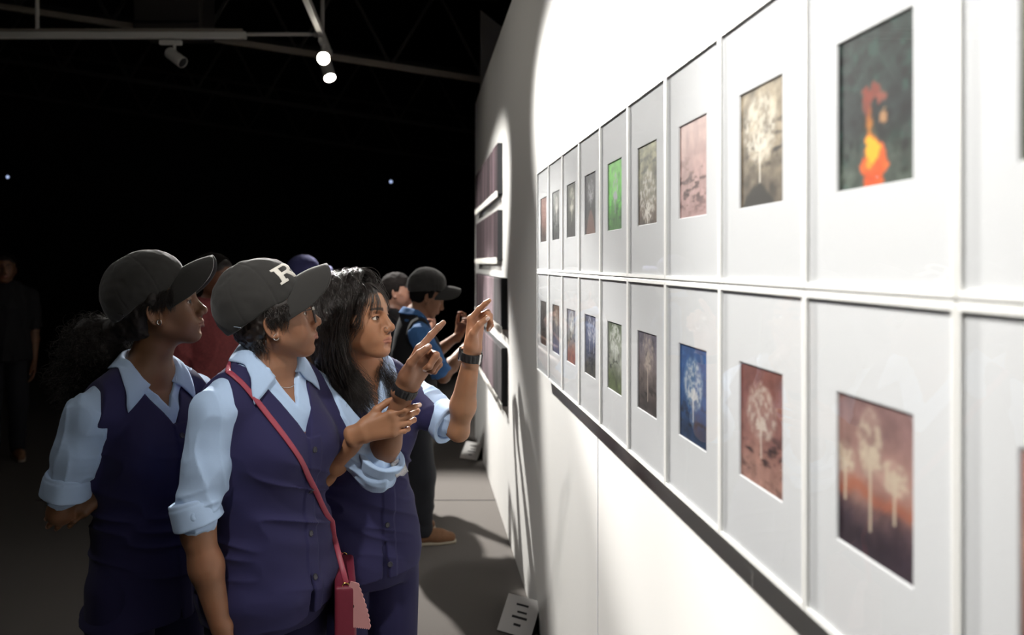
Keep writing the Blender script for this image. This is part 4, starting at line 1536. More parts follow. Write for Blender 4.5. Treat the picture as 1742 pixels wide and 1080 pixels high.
def logo_R(S, C, crown, s):
    """off-white slab letter R laid on the curved front panel"""
    outer = [(-.034, -.032), (-.010, -.032), (-.010, -.022), (-.015, -.020), (-.015, -.006), (-.004, -.006), (.010, -.024), (.014, -.032), (.034, -.032), (.034, -.023), (.028, -.021),
             (.014, -.003), (.024, .002), (.028, .012), (.025, .024), (.014, .032), (-.034, .032), (-.034, .023), (-.028, .021), (-.028, -.021), (-.034, -.023)]
    hole = [(-.015, .006), (.006, .006), (.013, .010), (.013, .018), (.006, .022), (-.015, .022)]
    outer = np.array(outer) * 1.0; hole = np.array(hole) * 1.0

    def inside(poly, x, y):
        c = np.zeros(x.shape, bool); n = len(poly)
        for i in range(n):
            x0, y0 = poly[i]; x1, y1 = poly[(i + 1) % n]
            t = ((y0 > y) != (y1 > y)) & (x < (x1 - x0) * (y - y0) / (y1 - y0 + 1e-12) + x0)
            c ^= t
        return c
    n = 72
    X, Y = np.meshgrid(np.linspace(-.036, .036, n), np.linspace(-.034, .034, n), indexing='ij')
    ins = inside(outer, X, Y) & ~inside(hole, X, Y)
    # reader's left is the wearer's right (-y)
    lo = np.array([.02, 0, .040]); dirs = []
    P0 = np.zeros((n, n, 3))
    for i in range(n):
        for j in range(n):
            a = X[i, j] * .8 / .075 - .40
            P0[i, j] = (math.cos(a), math.sin(a), 0.0)
    # project by bisection along rays from the cap's axis
    o = C.pts(np.stack([np.zeros_like(X), np.zeros_like(X), .030 + Y * .74], -1).reshape(-1, 3))
    d = P0.reshape(-1, 3) @ C.R
    a = np.full(len(o), .02); b = np.full(len(o), .18)
    for _ in range(22):
        m_ = (a + b) / 2
        neg = S.many(o + d * m_[:, None]) < 0
        a = np.where(neg, m_, a); b = np.where(neg, b, m_)
    base = (o + d * a[:, None]).reshape(n, n, 3)
    nn = d.reshape(n, n, 3)
    top = base + nn * .0016; bot = base - nn * .001
    idx = np.arange(n * n).reshape(n, n)
    cell = ins[:-1, :-1] & ins[1:, :-1] & ins[1:, 1:] & ins[:-1, 1:]
    f = []
    for i, j in zip(*np.nonzero(cell)):
        f.append((idx[i, j], idx[i + 1, j], idx[i + 1, j + 1], idx[i, j + 1]))
    f = np.array(f)
    v = np.concatenate([top.reshape(-1, 3), bot.reshape(-1, 3)])
    from collections import Counter
    E = {}
    for q in f:
        for k in range(4):
            e = (q[k], q[(k + 1) % 4]); E[e] = 1
    side = [(a1, a1 + n * n, b1 + n * n, b1) for (a1, b1) in E if (b1, a1) not in E]
    faces = np.concatenate([f, np.array(side)])
    used = np.unique(faces); mp = np.full(2 * n * n, -1); mp[used] = np.arange(len(used))
    link('letter_badge', v[used], mp[faces], M['logo'], crown, smooth=False)


def watch(P, sd, case_mat, buckle=False, rx=.0305, ry=.0245, back=.024, width=.0105, flip=1):
    hd = P['hands'][sd]; a = P['arms'][sd]
    ax = nrm(a['wr'] - a['el']) * .5 + hd['d'] * .5; ax = nrm(ax)
    n = nrm(hd['n'] - ax * (hd['n'] @ ax)); t = np.cross(ax, n)
    c = a['wr'] - ax * back
    mb = MB(); N = 48
    w = thing_child('wrist_watch', P['root'])
    prof = [(-width, 0), (-width, .0026), (-width * .6, .0036), (width * .6, .0036), (width, .0026), (width, 0)]
    v = []; f = []
    for i in range(N):
        th = 2 * math.pi * i / N
        dr = math.cos(th) * t + math.sin(th) * n
        r0 = c + math.cos(th) * t * rx + math.sin(th) * n * ry
        for (h, o) in prof:
            lk = 1 - .35 * ((i % 3) == 0) * (abs(h) < width)
            v.append(r0 + ax * h + dr * o * lk)
    m = len(prof)
    for i in range(N):
        for k in range(m):
            f.append((i * m + k, i * m + (k + 1) % m, ((i + 1) % N) * m + (k + 1) % m, ((i + 1) % N) * m + k))
    link('band', v, f, M['blackrub'], w, smooth=False)
    R = np.array([t, ax, -n])
    cs = MB().rbox(c - n * (ry + .0045), R, V(.0165, .0195, .0048), .003).build('watch_case', case_mat, w)
    MB().rbox(c - n * (ry + .0095), R, V(.0138, .0168, .0008), .0004).build('watch_glass', M['blackrub'], w)
    p = c + n * (ry + .003)
    if buckle:
        MB().rbox(p, np.array([t, ax, n]), V(.004, width + .003, .0022), .001).build('buckle', M['silver'], w)
    else:
        MB().rbox(p, np.array([t, ax, n]), V(.003, width + .001, .003), .001).build('keeper', M['blackrub'], w)
    return w


def thing_child(name, parent):
    o = bpy.data.objects.new(name, None); COL.objects.link(o)
    o.parent = parent; ORG[o.name] = ORG[parent.name]; o.empty_display_size = .02
    return o


def scalp_hair(P, m, lim, thick=.006, low=-.085, extra=None, h=.003, rough=.003, name='hair'):
    """close hair over the skull; lim(z) = furthest forward it reaches (head units)"""
    H = P['H']; s = H.s
    S = Shape()
    S.add(ell(H(-.020, 0, .034), V(.098 + thick, .075 + thick, .084 + thick) * s, H.R), 0)
    S.add(ell(H(-.045, 0, -.02), V(.058, .060, .062) * s, H.R), .03)

    def cutf(q):
        l = H.loc(q)
        return (l[..., 0] - lim(l[..., 2], np.abs(l[..., 1]))).astype(np.float32) * .8
    S.cut(cutf, .012)
    S.cut(lambda q: ((low - H.loc(q)[..., 2]) * s).astype(np.float32), .02)
    if 'C' in P:                                  # nothing bulges above the cap's lower edge
        C = P['C']
        S.cut(lambda q: (C.loc(q)[..., 2] + .018 - .12 * C.loc(q)[..., 0]).astype(np.float32), .008)
    if extra:
        extra(S, H)
    S.post = lambda q: (rough * vnoise(q * 60) + rough * .8 * vnoise(q * 140)).astype(np.float32)
    return S


def bez(p, n):
    p = np.asarray(p, float); t = np.linspace(0, 1, n)[:, None]
    k = len(p) - 1
    out = 0
    for i in range(k + 1):
        out = out + math.comb(k, i) * t ** i * (1 - t) ** (k - i) * p[i]
    return out


def spline(p, n):
    """smooth curve through points"""
    p = np.asarray(p, float); m = len(p)
    t = np.linspace(0, m - 1, n); i = np.clip(t.astype(int), 0, m - 2); f = (t - i)[:, None]
    g = lambda k: p[np.clip(k, 0, m - 1)]
    a, b, c, d = g(i - 1), g(i), g(i + 1), g(i + 2)
    return .5 * (2 * b + (c - a) * f + (2 * a - 5 * b + 4 * c - d) * f ** 2 + (3 * b - a - 3 * c + d) * f ** 3)
# ------------------------------------------------------------------ the three friends
CLOTH = dict(shirt=M['shirt'], vest=M['vest'], trousers=M['trouser'], shoe=M['blackrub'])


def foot(p, yaw):
    a = math.radians(yaw)
    return (p[0], p[1], V(math.cos(a), math.sin(a), 0))


def head_at(px_ear, py_eye, y, yaw, scale, pitch=12, roll=0):
    """head frame from the pixel of the near ear and of the eye"""
    H = Frame((0, 0, 0), yaw, pitch, roll, scale)
    e = H(-.014, -.075, -.010); ey = H(.075, -.031, .004)
    return Frame(((px_ear - CX) * (y + e[1]) / F_PX - e[0], y, EYE - (py_eye - CY) * (y + ey[1]) / F_PX - ey[2]), yaw, pitch, roll, scale)


def girl_B():
    yaw = -33
    T = Torso((-.372, 1.735), (-.365, 1.735), yaw, 1.222, .785, 1.06, 1.04)
    H = head_at(463, 532, 1.72, 12, .94)
    arms = {
        'R': dict(sh=T.pt(-.158, -.005, 1.212), el=W(337, 905, 1.555), wr=W(381, 1088, 1.555), d=(.03, -.02, -1), n=(.9, .3, 0),
                  curl=[(15, 20, 12), (18, 24, 14), (20, 28, 16), (22, 30, 18)], sleeve=(.052, .051), frac=.93, flare=.006, cuffw=.058, thick=.92, cuffdir=nrm(V(.30, -.05, -.95))),
        'L': dict(sh=T.pt(.158, -.005, 1.212), el=W(641, 800, 1.84), wr=W(694, 652, 1.735), d=(.50, -.12, .78), n=(.42, -.86, -.22),
                  curl=[(-4, 6, 4), (74, 100, 40), (80, 100, 45), (84, 98, 45)], thumb=((.86, .40, .30), (.95, .05, .32), (.96, -.22, .30), (.1, .9, -.2)),
                  spread=(-.20, -.02, -.02, -.04), sleeve=(.056, .050), past=.052, relbow=.050, flare=.010, cuffw=.045, thick=.92, len=.186),
    }
    sp = dict(tone=(138, 96, 72), mats=CLOTH, legs={'R': foot((-.44, 1.66), -20), 'L': foot((-.34, 1.84), -25)},
              face=dict(fat=.004, jaw=1.05, eye=.95), vz=1.128, vslope=.52, hemw=1.03, hemd=1.02, seed=3.0, buttons=4, bstep=.1, hairline=.06, gap=34, openz=.02,
              lipc=(142, 88, 80), nail=(236, 214, 210), gaze=(-.30, -.02), cloth=.003)
    P = person('person', 'person in spectacles and a lettered black cap, pointing, bag strap across the vest',
               'three friends in navy vests and light blue shirts', (-.365, 1.735), T, H, arms, sp)
    root = P['root']
    make_cap(P, M['cap'], logo_R)
    # hair under the cap, short curls by the ear, nape
    lim = lambda z, ay: np.where(z > .03, .05, np.where(z > -.01, .012 + (z + .01) * .9, -.024 + (z + .01) * .55)) - .0 * ay
    S = scalp_hair(P, M['hair'], lim, .005, -.075)
    v, q = polygonise(S, .003)
    paths = []
    for i in range(260):
        a0 = H(random.uniform(-.02, .035), -.074 + random.uniform(-.004, .004), random.uniform(.015, .04))
        ln = random.uniform(.02, .055); ph = random.uniform(0, 6.28)
        cur = [H.loc(a0)]
        for k in range(11):
            t = k / 10
            cur.append(cur[0] + V(-.010 * t + .004 * math.sin(ph + 7 * t), -.006 * math.sin(3.1 * t) - .003 * math.cos(ph + 8 * t), -ln * t))
        paths.append(H.pts(cur))
    for i in range(500):                       # loose hair at the nape
        y_ = random.uniform(-.062, .06); a0 = V(-.085 + abs(y_) * .4 + random.uniform(-.012, .02), y_, random.uniform(-.05, -.01))
        ln = random.uniform(.02, .06); ph = random.uniform(0, 6.28)
        cur = [a0 + V(.012 * t + .004 * math.sin(ph + 6 * t), .004 * math.cos(ph + 5 * t), -ln * t) for t in np.linspace(0, 1, 12)]
        paths.append(H.pts(cur))
    sv, sq = strand_mesh(paths, np.linspace(.0008, .00025, 12))
    vv, qq = join((v, q), (sv, sq))
    link('hair', vv, qq, M['hair'], root)
    # spectacles
    g = thing_child('spectacles', root)
    for y in (-1, 1):
        pts = []
        for k in range(36):
            t = 2 * math.pi * k / 36
            e = 2.6
            cx = math.copysign(abs(math.cos(t)) ** (2 / e), math.cos(t)); sz = math.copysign(abs(math.sin(t)) ** (2 / e), math.sin(t))
            pts.append(H(.099 - abs(y * .034 + cx * .026) * .10 - sz * .0 , y * .034 + cx * .0255, -.002 + sz * .0225))
        MB().tube(pts, .0019, 8, closed=True).build('rim', M['rimdark'], g, smooth=True)
        lp = np.array(pts)
        cpt = lp.mean(0)
        v_ = np.concatenate([lp, lp - H.R[0] * .0012]); n = 36
        MB().raw(v_, [tuple(range(n)), tuple(range(n, 2 * n))[::-1]] + [(i, n + i, n + (i + 1) % n, (i + 1) % n) for i in range(n)]).build('lens', M['lens'], g)
        MB().tube([H(.093, y * .060, .012), H(.06, y * .070, .0125), H(.0, y * .0795, .013), H(-.018, y * .081, .006)], .0013, 8).build('temple', M['rimdark'], g, smooth=True)
        MB().rbox(H(.0945, y * .0595, .013), H.R, V(.003, .003, .0045), .001).build('hinge', M['silver'], g)
    MB().tube([H(.098, -.0095, .004), H(.1005, 0, .007), H(.098, .0095, .004)], .0016, 8).build('bridge', M['gold'], g, smooth=True)
    # small hooped earring and a thin neck chain
    MB().tube([H(-.010 + .006 * math.cos(t), -.080, -.036 + .007 * math.sin(t)) for t in np.linspace(0, 6.0, 20)], .0009, 6, closed=True).build('earring', M['silver'], root)
    ch = []
    for t in np.linspace(-1, 1, 15):
        o = T.pt(t * .055, .25, 1.25 + .03 * t * t)
        p = P['body'].march(o, -T.F)
        if p is not None:
            ch.append(p + T.F * .001)
    if len(ch) > 3:
        MB().tube(ch, .0008, 6).build('necklace', M['silver'], root)
    watch(P, 'L', M['greyplate'], rx=.0305, ry=.0255, back=.020)
    # a scrap of clear plastic tucked in the rolled cuff
    a = arms['L']; o = a['_end'] + a['_cd'] * -.03 + V(.046, -.012, -.004)
    g = np.array([[o + V(.030 * math.sin(i * .3) - .004 * j, -.03 + .012 * i, -.020 + .010 * j + .003 * math.sin(i * 2.1 + j)) for j in range(5)] for i in range(6)])
    v_, f_ = sheet(g, .0012)
    link('plastic_tag', v_, f_, M['plastic'], root)
    # cross-body bag
    Ve = P['vest']
    pts = []; nr = []
    for px, py in ((388, 633), (402, 645), (425, 668), (452, 702), (478, 736), (500, 768), (520, 802), (537, 836), (552, 872), (566, 912), (578, 948), (588, 980)):
        d = V((px - CX) / F_PX, 1, -(py - CY) / F_PX)
        p = Ve.march(V(0, 0, EYE), d, 2.6, 1.2)
        if p is None:
            continue
        n = Ve.grad(p)[0]
        pts.append(p + n * .003); nr.append(n)
    # over the shoulder and down the back
    back = []
    for t, z in ((0, 1.31), (.12, 1.27), (.3, 1.2), (.5, 1.08), (.72, .95), (.9, .85)):
        o = T.pt(-.075 + .26 * t, -.5, z)
        p = Ve.march(o, T.F)
        if p is not None:
            n = Ve.grad(p)[0]; back.append((p + n * .003, n))
    return P, pts, nr, back


def bag(P, pts, nr, back):
    T = P['T']
    top = W(590, 985, 1.71)
    b = thing('shoulder_bag', 'wine red shoulder bag with a pink scalloped flap, hanging at a navy vest', 'bag', W(586, 1150, 1.75))
    c = spline(pts, 60); nn = spline(nr, 60)
    for _ in range(14):
        c[1:-1] = .25 * c[:-2] + .5 * c[1:-1] + .25 * c[2:]
        nn[1:-1] = .25 * nn[:-2] + .5 * nn[1:-1] + .25 * nn[2:]
    d = P['vest'].many(c)
    lift = np.clip(.0032 - d, 0, .02)
    for _ in range(6):
        lift[1:-1] = np.maximum(lift[1:-1], .25 * lift[:-2] + .5 * lift[1:-1] + .25 * lift[2:])
    c = c + nn * lift[:, None]
    e = W(589, 992, 1.70)
    tw = smooth01(np.linspace(0, 1, len(nn)), .6, 1)[:, None]
    nn = nn * (1 - tw) + V(.12, -.98, .1) * tw
    c = np.concatenate([c, [c[-1] * .4 + e * .6, e]]); nn = np.concatenate([nn, [nn[-1], nn[-1]]])
    MB().tube(c, .0070, 8, sx=(1.0, .22), up=nn).build('strap', M['strap'], b, smooth=True)
    if len(back) > 2:
        bp = spline([pts[0]] + [q[0] for q in back], 40); bn = spline([nr[0]] + [q[1] for q in back], 40)
        e2 = W(586, 996, 1.70) + nrm(V(-.13, .99, 0)) * .18
        MB().tube(np.concatenate([bp, [e2]]), .0070, 8, sx=(1.0, .22), up=np.concatenate([bn, [bn[-1]]])).build('strap', M['strap'], b, smooth=True)
    # body seen almost edge-on: its big sides face along the hip
    ax = nrm(V(-.13, .99, 0)); th = V(ax[1], -ax[0], 0)
    R = np.array([ax, th, V(0, 0, 1)])
    o = W(588, 1000, 1.70)
    cc = o + ax * .095 + V(0, 0, -.085)
    S = Shape()

    def box(P):
        q = np.abs((P - cc.astype(np.float32)) @ R.T.astype(np.float32)) - np.array([.095, .019, .083], np.float32)
        return np.sqrt((np.maximum(q, 0) ** 2).sum(-1)) + np.minimum(q.max(-1), 0) - .007
    S.ops.append(('u', box, cc.astype(np.float32), .14, 0))
    v, q = polygonise(S, .004)
    link('bag_body', v, q, M['bag'], b)
    # flap folded over the outer side, with a scalloped edge
    n = 30
    out = []
    fw, fh = .052, .108
    poly = [(-.0, .0)]
    poly = []
    for k in range(10):                # lower edge
        for j in range(4):
            t = (k + j / 4) / 10
            poly.append((-.004 + fw * t, -fh - .0028 * math.sin(math.pi * j / 4)))
    for k in range(9):
        for j in range(4):
            t = (k + j / 4) / 9
            poly.append((-.004 + fw - fw * .62 * t ** 1.5 + .0028 * math.sin(math.pi * j / 4), -fh + fh * t))
    poly += [(.0, .0), (-.004, -.01)]
    fax = nrm(V(.97, -.22, 0)); fR = np.array([fax, V(0, 0, 1), np.cross(fax, V(0, 0, 1))])
    MB().prism(poly, W(597, 988, 1.70), fR, .003).build('flap', M['pink'], b)
    MB().lathe(W(600, 1030, 1.699), -fR[2] * -1, [(.006, 0), (.005, .003)], 14).build('snap', M['silver'], b)
    for p in (o + V(0, 0, .0), o + ax * .18):
        MB().tube([p + .008 * (th * math.cos(t) + V(0, 0, 1) * math.sin(t)) + V(0, 0, .004) for t in np.linspace(0, 5.9, 16)], .0013, 6, closed=True).build('strap_ring', M['gold'], b)


def girl_A():
    yaw = -33
    T = Torso((-.715, 1.86), (-.715, 1.885), yaw, 1.185, .635, .95, .97)
    H = head_at(263, 513, 1.86, 11, .96)
    arms = {
        'R': dict(sh=T.pt(-.160, -.005, 1.175), el=W(103, 870, 1.74), wr=T.pt(.01, -.205, .90), d=T.L * .9 + V(0, 0, -.15), n=-T.F,
                  curl=[(20, 25, 15)] * 4, sleeve=(.052, .052), frac=.83, flare=.006, cuffw=.056, cuffdir=nrm(V(-.18, .05, -1)), thick=.92, elb=.84),
        'L': dict(sh=T.pt(.160, -.005, 1.175), el=T.pt(.16, -.20, .93), wr=W(182, 828, 1.80), d=(-.64, -.56, -.42), n=(-.35, .8, -.45), spread=(.02, 0, -.01, -.03),
                  curl=[(14, 24, 18), (16, 28, 20), (18, 30, 22), (22, 32, 24)], thumb=((.7, .6, .3), (.85, .35, .4), (.9, .2, .4)), sleeve=(.054, .052), frac=.9, len=.165),
    }
    sp = dict(tone=(116, 80, 56), mats=CLOTH, legs={'R': foot((-.78, 1.80), -15), 'L': foot((-.70, 1.98), -20)},
              face=dict(eye=.95, lips=.0022), vz=1.128, vslope=.56, hemw=1.10, hemd=1.14, hemv=-.022, seed=8.0, buttons=4, hairline=.06, gap=30, openz=.02,
              lipc=(128, 76, 66), nail=(206, 168, 150), gaze=(-.38, .0), cloth=.0032, foldtilt=.4)
    P = person('person', 'person in a plain black cap with a frizzy black ponytail, hands clasped behind the back',
               'three friends in navy vests and light blue shirts', (-.745, 1.875), T, H, arms, sp)
    root = P['root']
    make_cap(P, M['cap'])
    lim = lambda z, ay: np.where(z > .03, .052, np.where(z > -.005, .020 + (z + .005) * .9, -.022 + (z + .005) * .5))
    S = scalp_hair(P, M['hairfrizz'], lim, .005, -.07)
    c1, c2 = W(168, 585, 1.90), W(150, 625, 1.91)
    S.add(ell(c1, (.068, .07, .072)), .03); S.add(ell(c2, (.058, .06, .06)), .04)
    S.add(cone(H(-.10, 0, -.02), c1, .03, .05), .03)
    ps = S.post
    S.post = lambda q: ps(q) + (.012 * vnoise(q * 28)).astype(np.float32)
    v, q = polygonise(S, .0035)
    paths = []
    r = np.random.default_rng(5)
    for i in range(2600):
        d = r.normal(size=3); d /= np.linalg.norm(d)
        c, R_ = (c1, V(.085, .085, .092)) if r.random() < .6 else (c2, V(.08, .08, .088))
        p = c + d * R_ * r.uniform(.55, .95)
        tng = np.cross(d, r.normal(size=3)); tng = tng / np.linalg.norm(tng) + V(-.25, 0, -.5)
        rad = r.uniform(.004, .010); tw = r.uniform(5, 13); ph = r.uniform(0, 6.28); ln = r.uniform(.03, .075)
        s1 = nrm(np.cross(tng, d)); s2 = d
        t = np.linspace(0, 1, 14)[:, None]
        paths.append(p + nrm(tng) * ln * t + d * .015 * t + rad * (s1 * np.sin(ph + tw * t) + s2 * np.cos(ph + tw * t)))
    sv, sq = strand_mesh(paths, np.linspace(.0009, .0004, 14))
    # wisps at the temple and nape
    p2 = []
    for i in range(620):
        a0 = V(random.uniform(-.035, .046), -.0755 + random.uniform(-.004, .004), random.uniform(.02, .05)); ln = random.uniform(.012, .04); ph = random.random() * 6
        p2.append(H.pts([a0 + V(-.020 * t * (1 if a0[0] < .03 else .4), -.004 * math.sin(3 * t), -ln * t) + V(.0015 * math.sin(ph + 6 * t), 0, 0) for t in np.linspace(0, 1, 14)]))
    sv2, sq2 = strand_mesh(p2, np.linspace(.0008, .0002, 14))
    vv, qq = join((v, q), (sv, sq), (sv2, sq2))
    link('hair', vv, qq, M['hairfrizz'], root)
    # studs and a small hoop
    for dx, dz, rr in ((.001, -.030, .0022), (-.010, -.0265, .0015), (-.018, -.021, .0013), (-.023, -.014, .0011)):
        MB().lathe(H(-.012 + dx, -.0815, dz), -H.R[1], [(rr, -.004), (rr, .001), (rr * .6, .002)], 12).build('ear_stud', M['silver'], root, smooth=False)
    MB().tube([H(-.005 + .005 * math.cos(t), -.083, -.031 + .006 * math.sin(t)) for t in np.linspace(0, 5.9, 18)], .0011, 6, closed=True).build('earring', M['silver'], root)
    hd = P['hands']['L']
    m = hd['mcp'][1]
    return P


def girl_C():
    yaw = -55
    T = Torso((-.172, 2.03), (-.158, 2.03), yaw, 1.185, .725, .98, .98)
    H = head_at(582, 541, 1.97, -26, .96, pitch=9)
    arms = {
        'R': dict(sh=T.pt(-.158, -.005, 1.172), el=W(549, 806, 1.90), wr=W(617, 735, 1.755), d=(.90, -.10, .30), n=(.14, .97, .02),
                  curl=[(2, 8, 6), (22, 36, 20), (26, 40, 22), (28, 40, 22)], thumb=((.80, .55, .10), (.95, .28, .22), (.97, .10, .25)), sleeve=(.052, .048), frac=.6, nocuff=True, len=.165, thick=.88,
                  spread=(-.02, -.10, -.16, -.22)),
        'L': dict(sh=T.pt(.158, -.005, 1.172), el=W(780, 733, 1.97), wr=W(804, 594, 1.885), d=(.13, -.06, .98), n=(.74, -.66, .06),
                  curl=[(38, 6, 4), (60, 92, 42), (66, 95, 45), (64, 92, 40)], thumb=((.85, .42, .36), (.85, .0, .55), (.75, -.28, .62), (-.2, .6, .7)),
                  sleeve=(.052, .050), frac=.86, flare=.010, cuffw=.055, len=.168, thick=.9, elb=.82, spread=(.03, 0, -.04, -.08)),
    }
    sp = dict(tone=(166, 119, 89), mats=CLOTH, legs={'R': foot((-.22, 1.98), -50), 'L': foot((-.09, 2.08), -40)},
              face=dict(eye=1.0, jaw=.98), vz=1.06, vslope=.5, hemw=.96, hemd=.98, seed=14.0, buttons=4, bstep=.105, hairline=.07, gap=30, openz=.03,
              lipc=(156, 100, 92), nail=(230, 206, 198), gaze=(.10, .0), cloth=.003)
    P = person('person', 'bareheaded person with loose wavy black hair, both arms raised, pointing at the prints',
               'three friends in navy vests and light blue shirts', (-.155, 2.03), T, H, arms, sp)
    root = P['root']
    # hair: dark mass under many waved strands
    lim = lambda z, ay: np.where(z > .07, .046 - (z - .07) * .3, np.where(z > .0, .026 + (z) * .36, -.004 + (z) * .5))
    S = scalp_hair(P, M['hair'], lim, .008, -.17, h=.003)
    s = H.s
    for y, xo in ((-1, -.03), (1, .0)):
        S.add(cone(H(xo - .012, y * .078, .03), H(xo - .03, y * .083, -.085), .026 * s, .036 * s), .03)
        S.add(cone(H(xo - .03, y * .083, -.085), H(xo - .02, y * .07, -.17), .036 * s, .024 * s), .03)
    S.add(cone(H(-.085, 0, .02), H(-.10, 0, -.15), .06 * s, .05 * s), .03)
    S.post = lambda q: (.008 * vnoise(q * 32) + .004 * vnoise(q * 80)).astype(np.float32)
    v, q = polygonise(S, .0035)
    r = np.random.default_rng(11)
    paths = []; T_ = 30
    for c in range(250):
        az = r.uniform(-math.pi, math.pi)                    # around the head, 0 = face
        if abs(az) < .62:
            az = math.copysign(r.uniform(.62, 1.1), az)
        sgn = 1 if az > 0 else -1
        px_ = r.uniform(-.075, .05)
        rr = r.uniform(.97, 1.10)
        low = -.15 - .07 * r.random() - (.03 if abs(az) < 1.6 else 0)
        ca, sa = math.cos(az), math.sin(az)

        def dome(el_, k_=1.0):
            el_ = math.radians(el_)
            f = math.cos(el_)
            return V(-.022 + px_ * (1 - f) + ca * f * .106 * rr * k_, sa * f * .096 * rr * k_ + .006 * sgn * (1 - f), .030 + math.sin(el_) * .118 * (.6 + .4 * rr))
        K = [dome(88), dome(62), dome(32), dome(2), V(-.030 + ca * .088 * rr, sa * .108 * rr, -.085),
             V(-.022 + ca * (.070 + r.uniform(-.02, .03)), sa * (.10 + r.uniform(-.03, .02)), low)]
        if abs(az) < 1.3:                                     # hold the front locks back off the face
            K[1][0] = min(K[1][0], .060); K[2][0] = min(K[2][0], .036); K[3][0] = min(K[3][0], .012); K[4][0] = min(K[4][0], -.03)
            K[3][1] = sgn * max(abs(K[3][1]), .088); K[4][1] = sgn * max(abs(K[4][1]), .090)
        K = spline(K, T_)
        ph = r.uniform(0, 6.28); am = r.uniform(.006, .013); fq = r.uniform(15, 25)
        t = np.linspace(0, 1, T_)
        nst = 28
        for k in range(nst):
            o = r.normal(size=3) * V(.0055, .0055, .004)
            w = am * smooth01(t, .08, .6) * r.uniform(.7, 1.3)
            dp = r.normal() * .35
            q_ = K + o * (.35 + .9 * t[:, None]) + np.stack([w * np.sin(ph + dp + fq * t), w * np.cos(ph + dp + fq * t) * sgn, 0 * t], -1)
            e = r.normal(size=3) * V(.012, .012, .012)
            q_ = q_ + e * (t ** 3)[:, None]
            cu = .012 * smooth01(t, .55, 1.0)
            q_ = q_ + np.stack([cu * np.sin(ph * 2 + dp + 19 * t), cu * np.cos(ph * 2 + 19 * t + dp), 0 * t], -1)
            if r.random() < .05:
                q_ = q_ + (r.normal(size=3) * .012)[None] * np.sin(t * 3.1 * r.uniform(.6, 1))[:, None] + V(0, 0, .006)
            paths.append(H.pts(q_))
    # wispy fringe over the forehead and temple
    fr = []
    for k in range(56):
        y0 = r.uniform(-.05, .035); sgn = -1 if y0 < .0 else 1
        L = r.uniform(.45, 1.0) * (1.0 if abs(y0) > .02 else .72)
        dy = sgn * r.uniform(.006, .03)
        p0 = V(.035, y0 * .55, .112); p1 = V(.080, y0 * .9 + dy * .3, .094); p2 = V(.0865, y0 + dy * .8, .055); p3 = V(.079 - abs(y0 + dy) * .25, y0 * 1.12 + dy * 1.35, .055 - .055 * L)
        q_ = bez([p0, p1, p2, p3], T_)
        q_ = q_ + np.stack([0 * q_[:, 0], .002 * np.sin(np.linspace(0, 6, T_) + r.uniform(0, 6)), 0 * q_[:, 0]], -1)
        # keep off the skin
        l = q_
        fr.append(H.pts(l))
    for k in range(60):                                       # longer strands beside the cheek
        sgn = -1 if r.random() < .75 else 1
        z1 = r.uniform(-.06, -.0)
        K = spline([V(.03, sgn * .03, .112), V(.064, sgn * .058, .07), V(.050, sgn * .073, .03), V(.036 + r.uniform(-.012, .016), sgn * (.078 + r.uniform(-.003, .006)), -.01), V(.018 + r.uniform(-.02, .012), sgn * .080, z1)], T_)
        K = K + np.stack([.004 * np.sin(np.linspace(0, 7, T_) + r.uniform(0, 6)), 0 * K[:, 0], 0 * K[:, 0]], -1) + r.normal(size=3) * .004
        fr.append(H.pts(K))
    frp = np.array(fr)
    d = P['body'].many(frp.reshape(-1, 3)).reshape(frp.shape[:2])
    g = P['body'].grad(frp.reshape(-1, 3)).reshape(frp.shape)
    frp = frp + g * np.clip(.0025 - d, 0, .02)[..., None]
    sv, sq = strand_mesh(np.concatenate([np.array(paths), frp]), np.concatenate([np.full(T_ - 6, .00052), np.linspace(.0005, .0002, 6)]))
    vv, qq = join((v, q), (sv, sq))
    link('hair', vv, qq, M['hair'], root)
    # nose ring, earring, thin black neck cord
    MB().tube([H(.0935 + .0048 * math.cos(t), -.0190, -.031 + .0062 * math.sin(t)) for t in np.linspace(0, 5.6, 18)], .0009, 6).build('nose_ring', M['silver'], root)
    MB().tube([H(-.008 + .007 * math.cos(t), -.081, -.036 + .008 * math.sin(t)) for t in np.linspace(0, 5.9, 18)], .0012, 6, closed=True).build('earring', M['gold'], root)
    watch(P, 'L', M['silver'], buckle=True, rx=.0285, ry=.0245, back=.020, width=.0115)
    return P


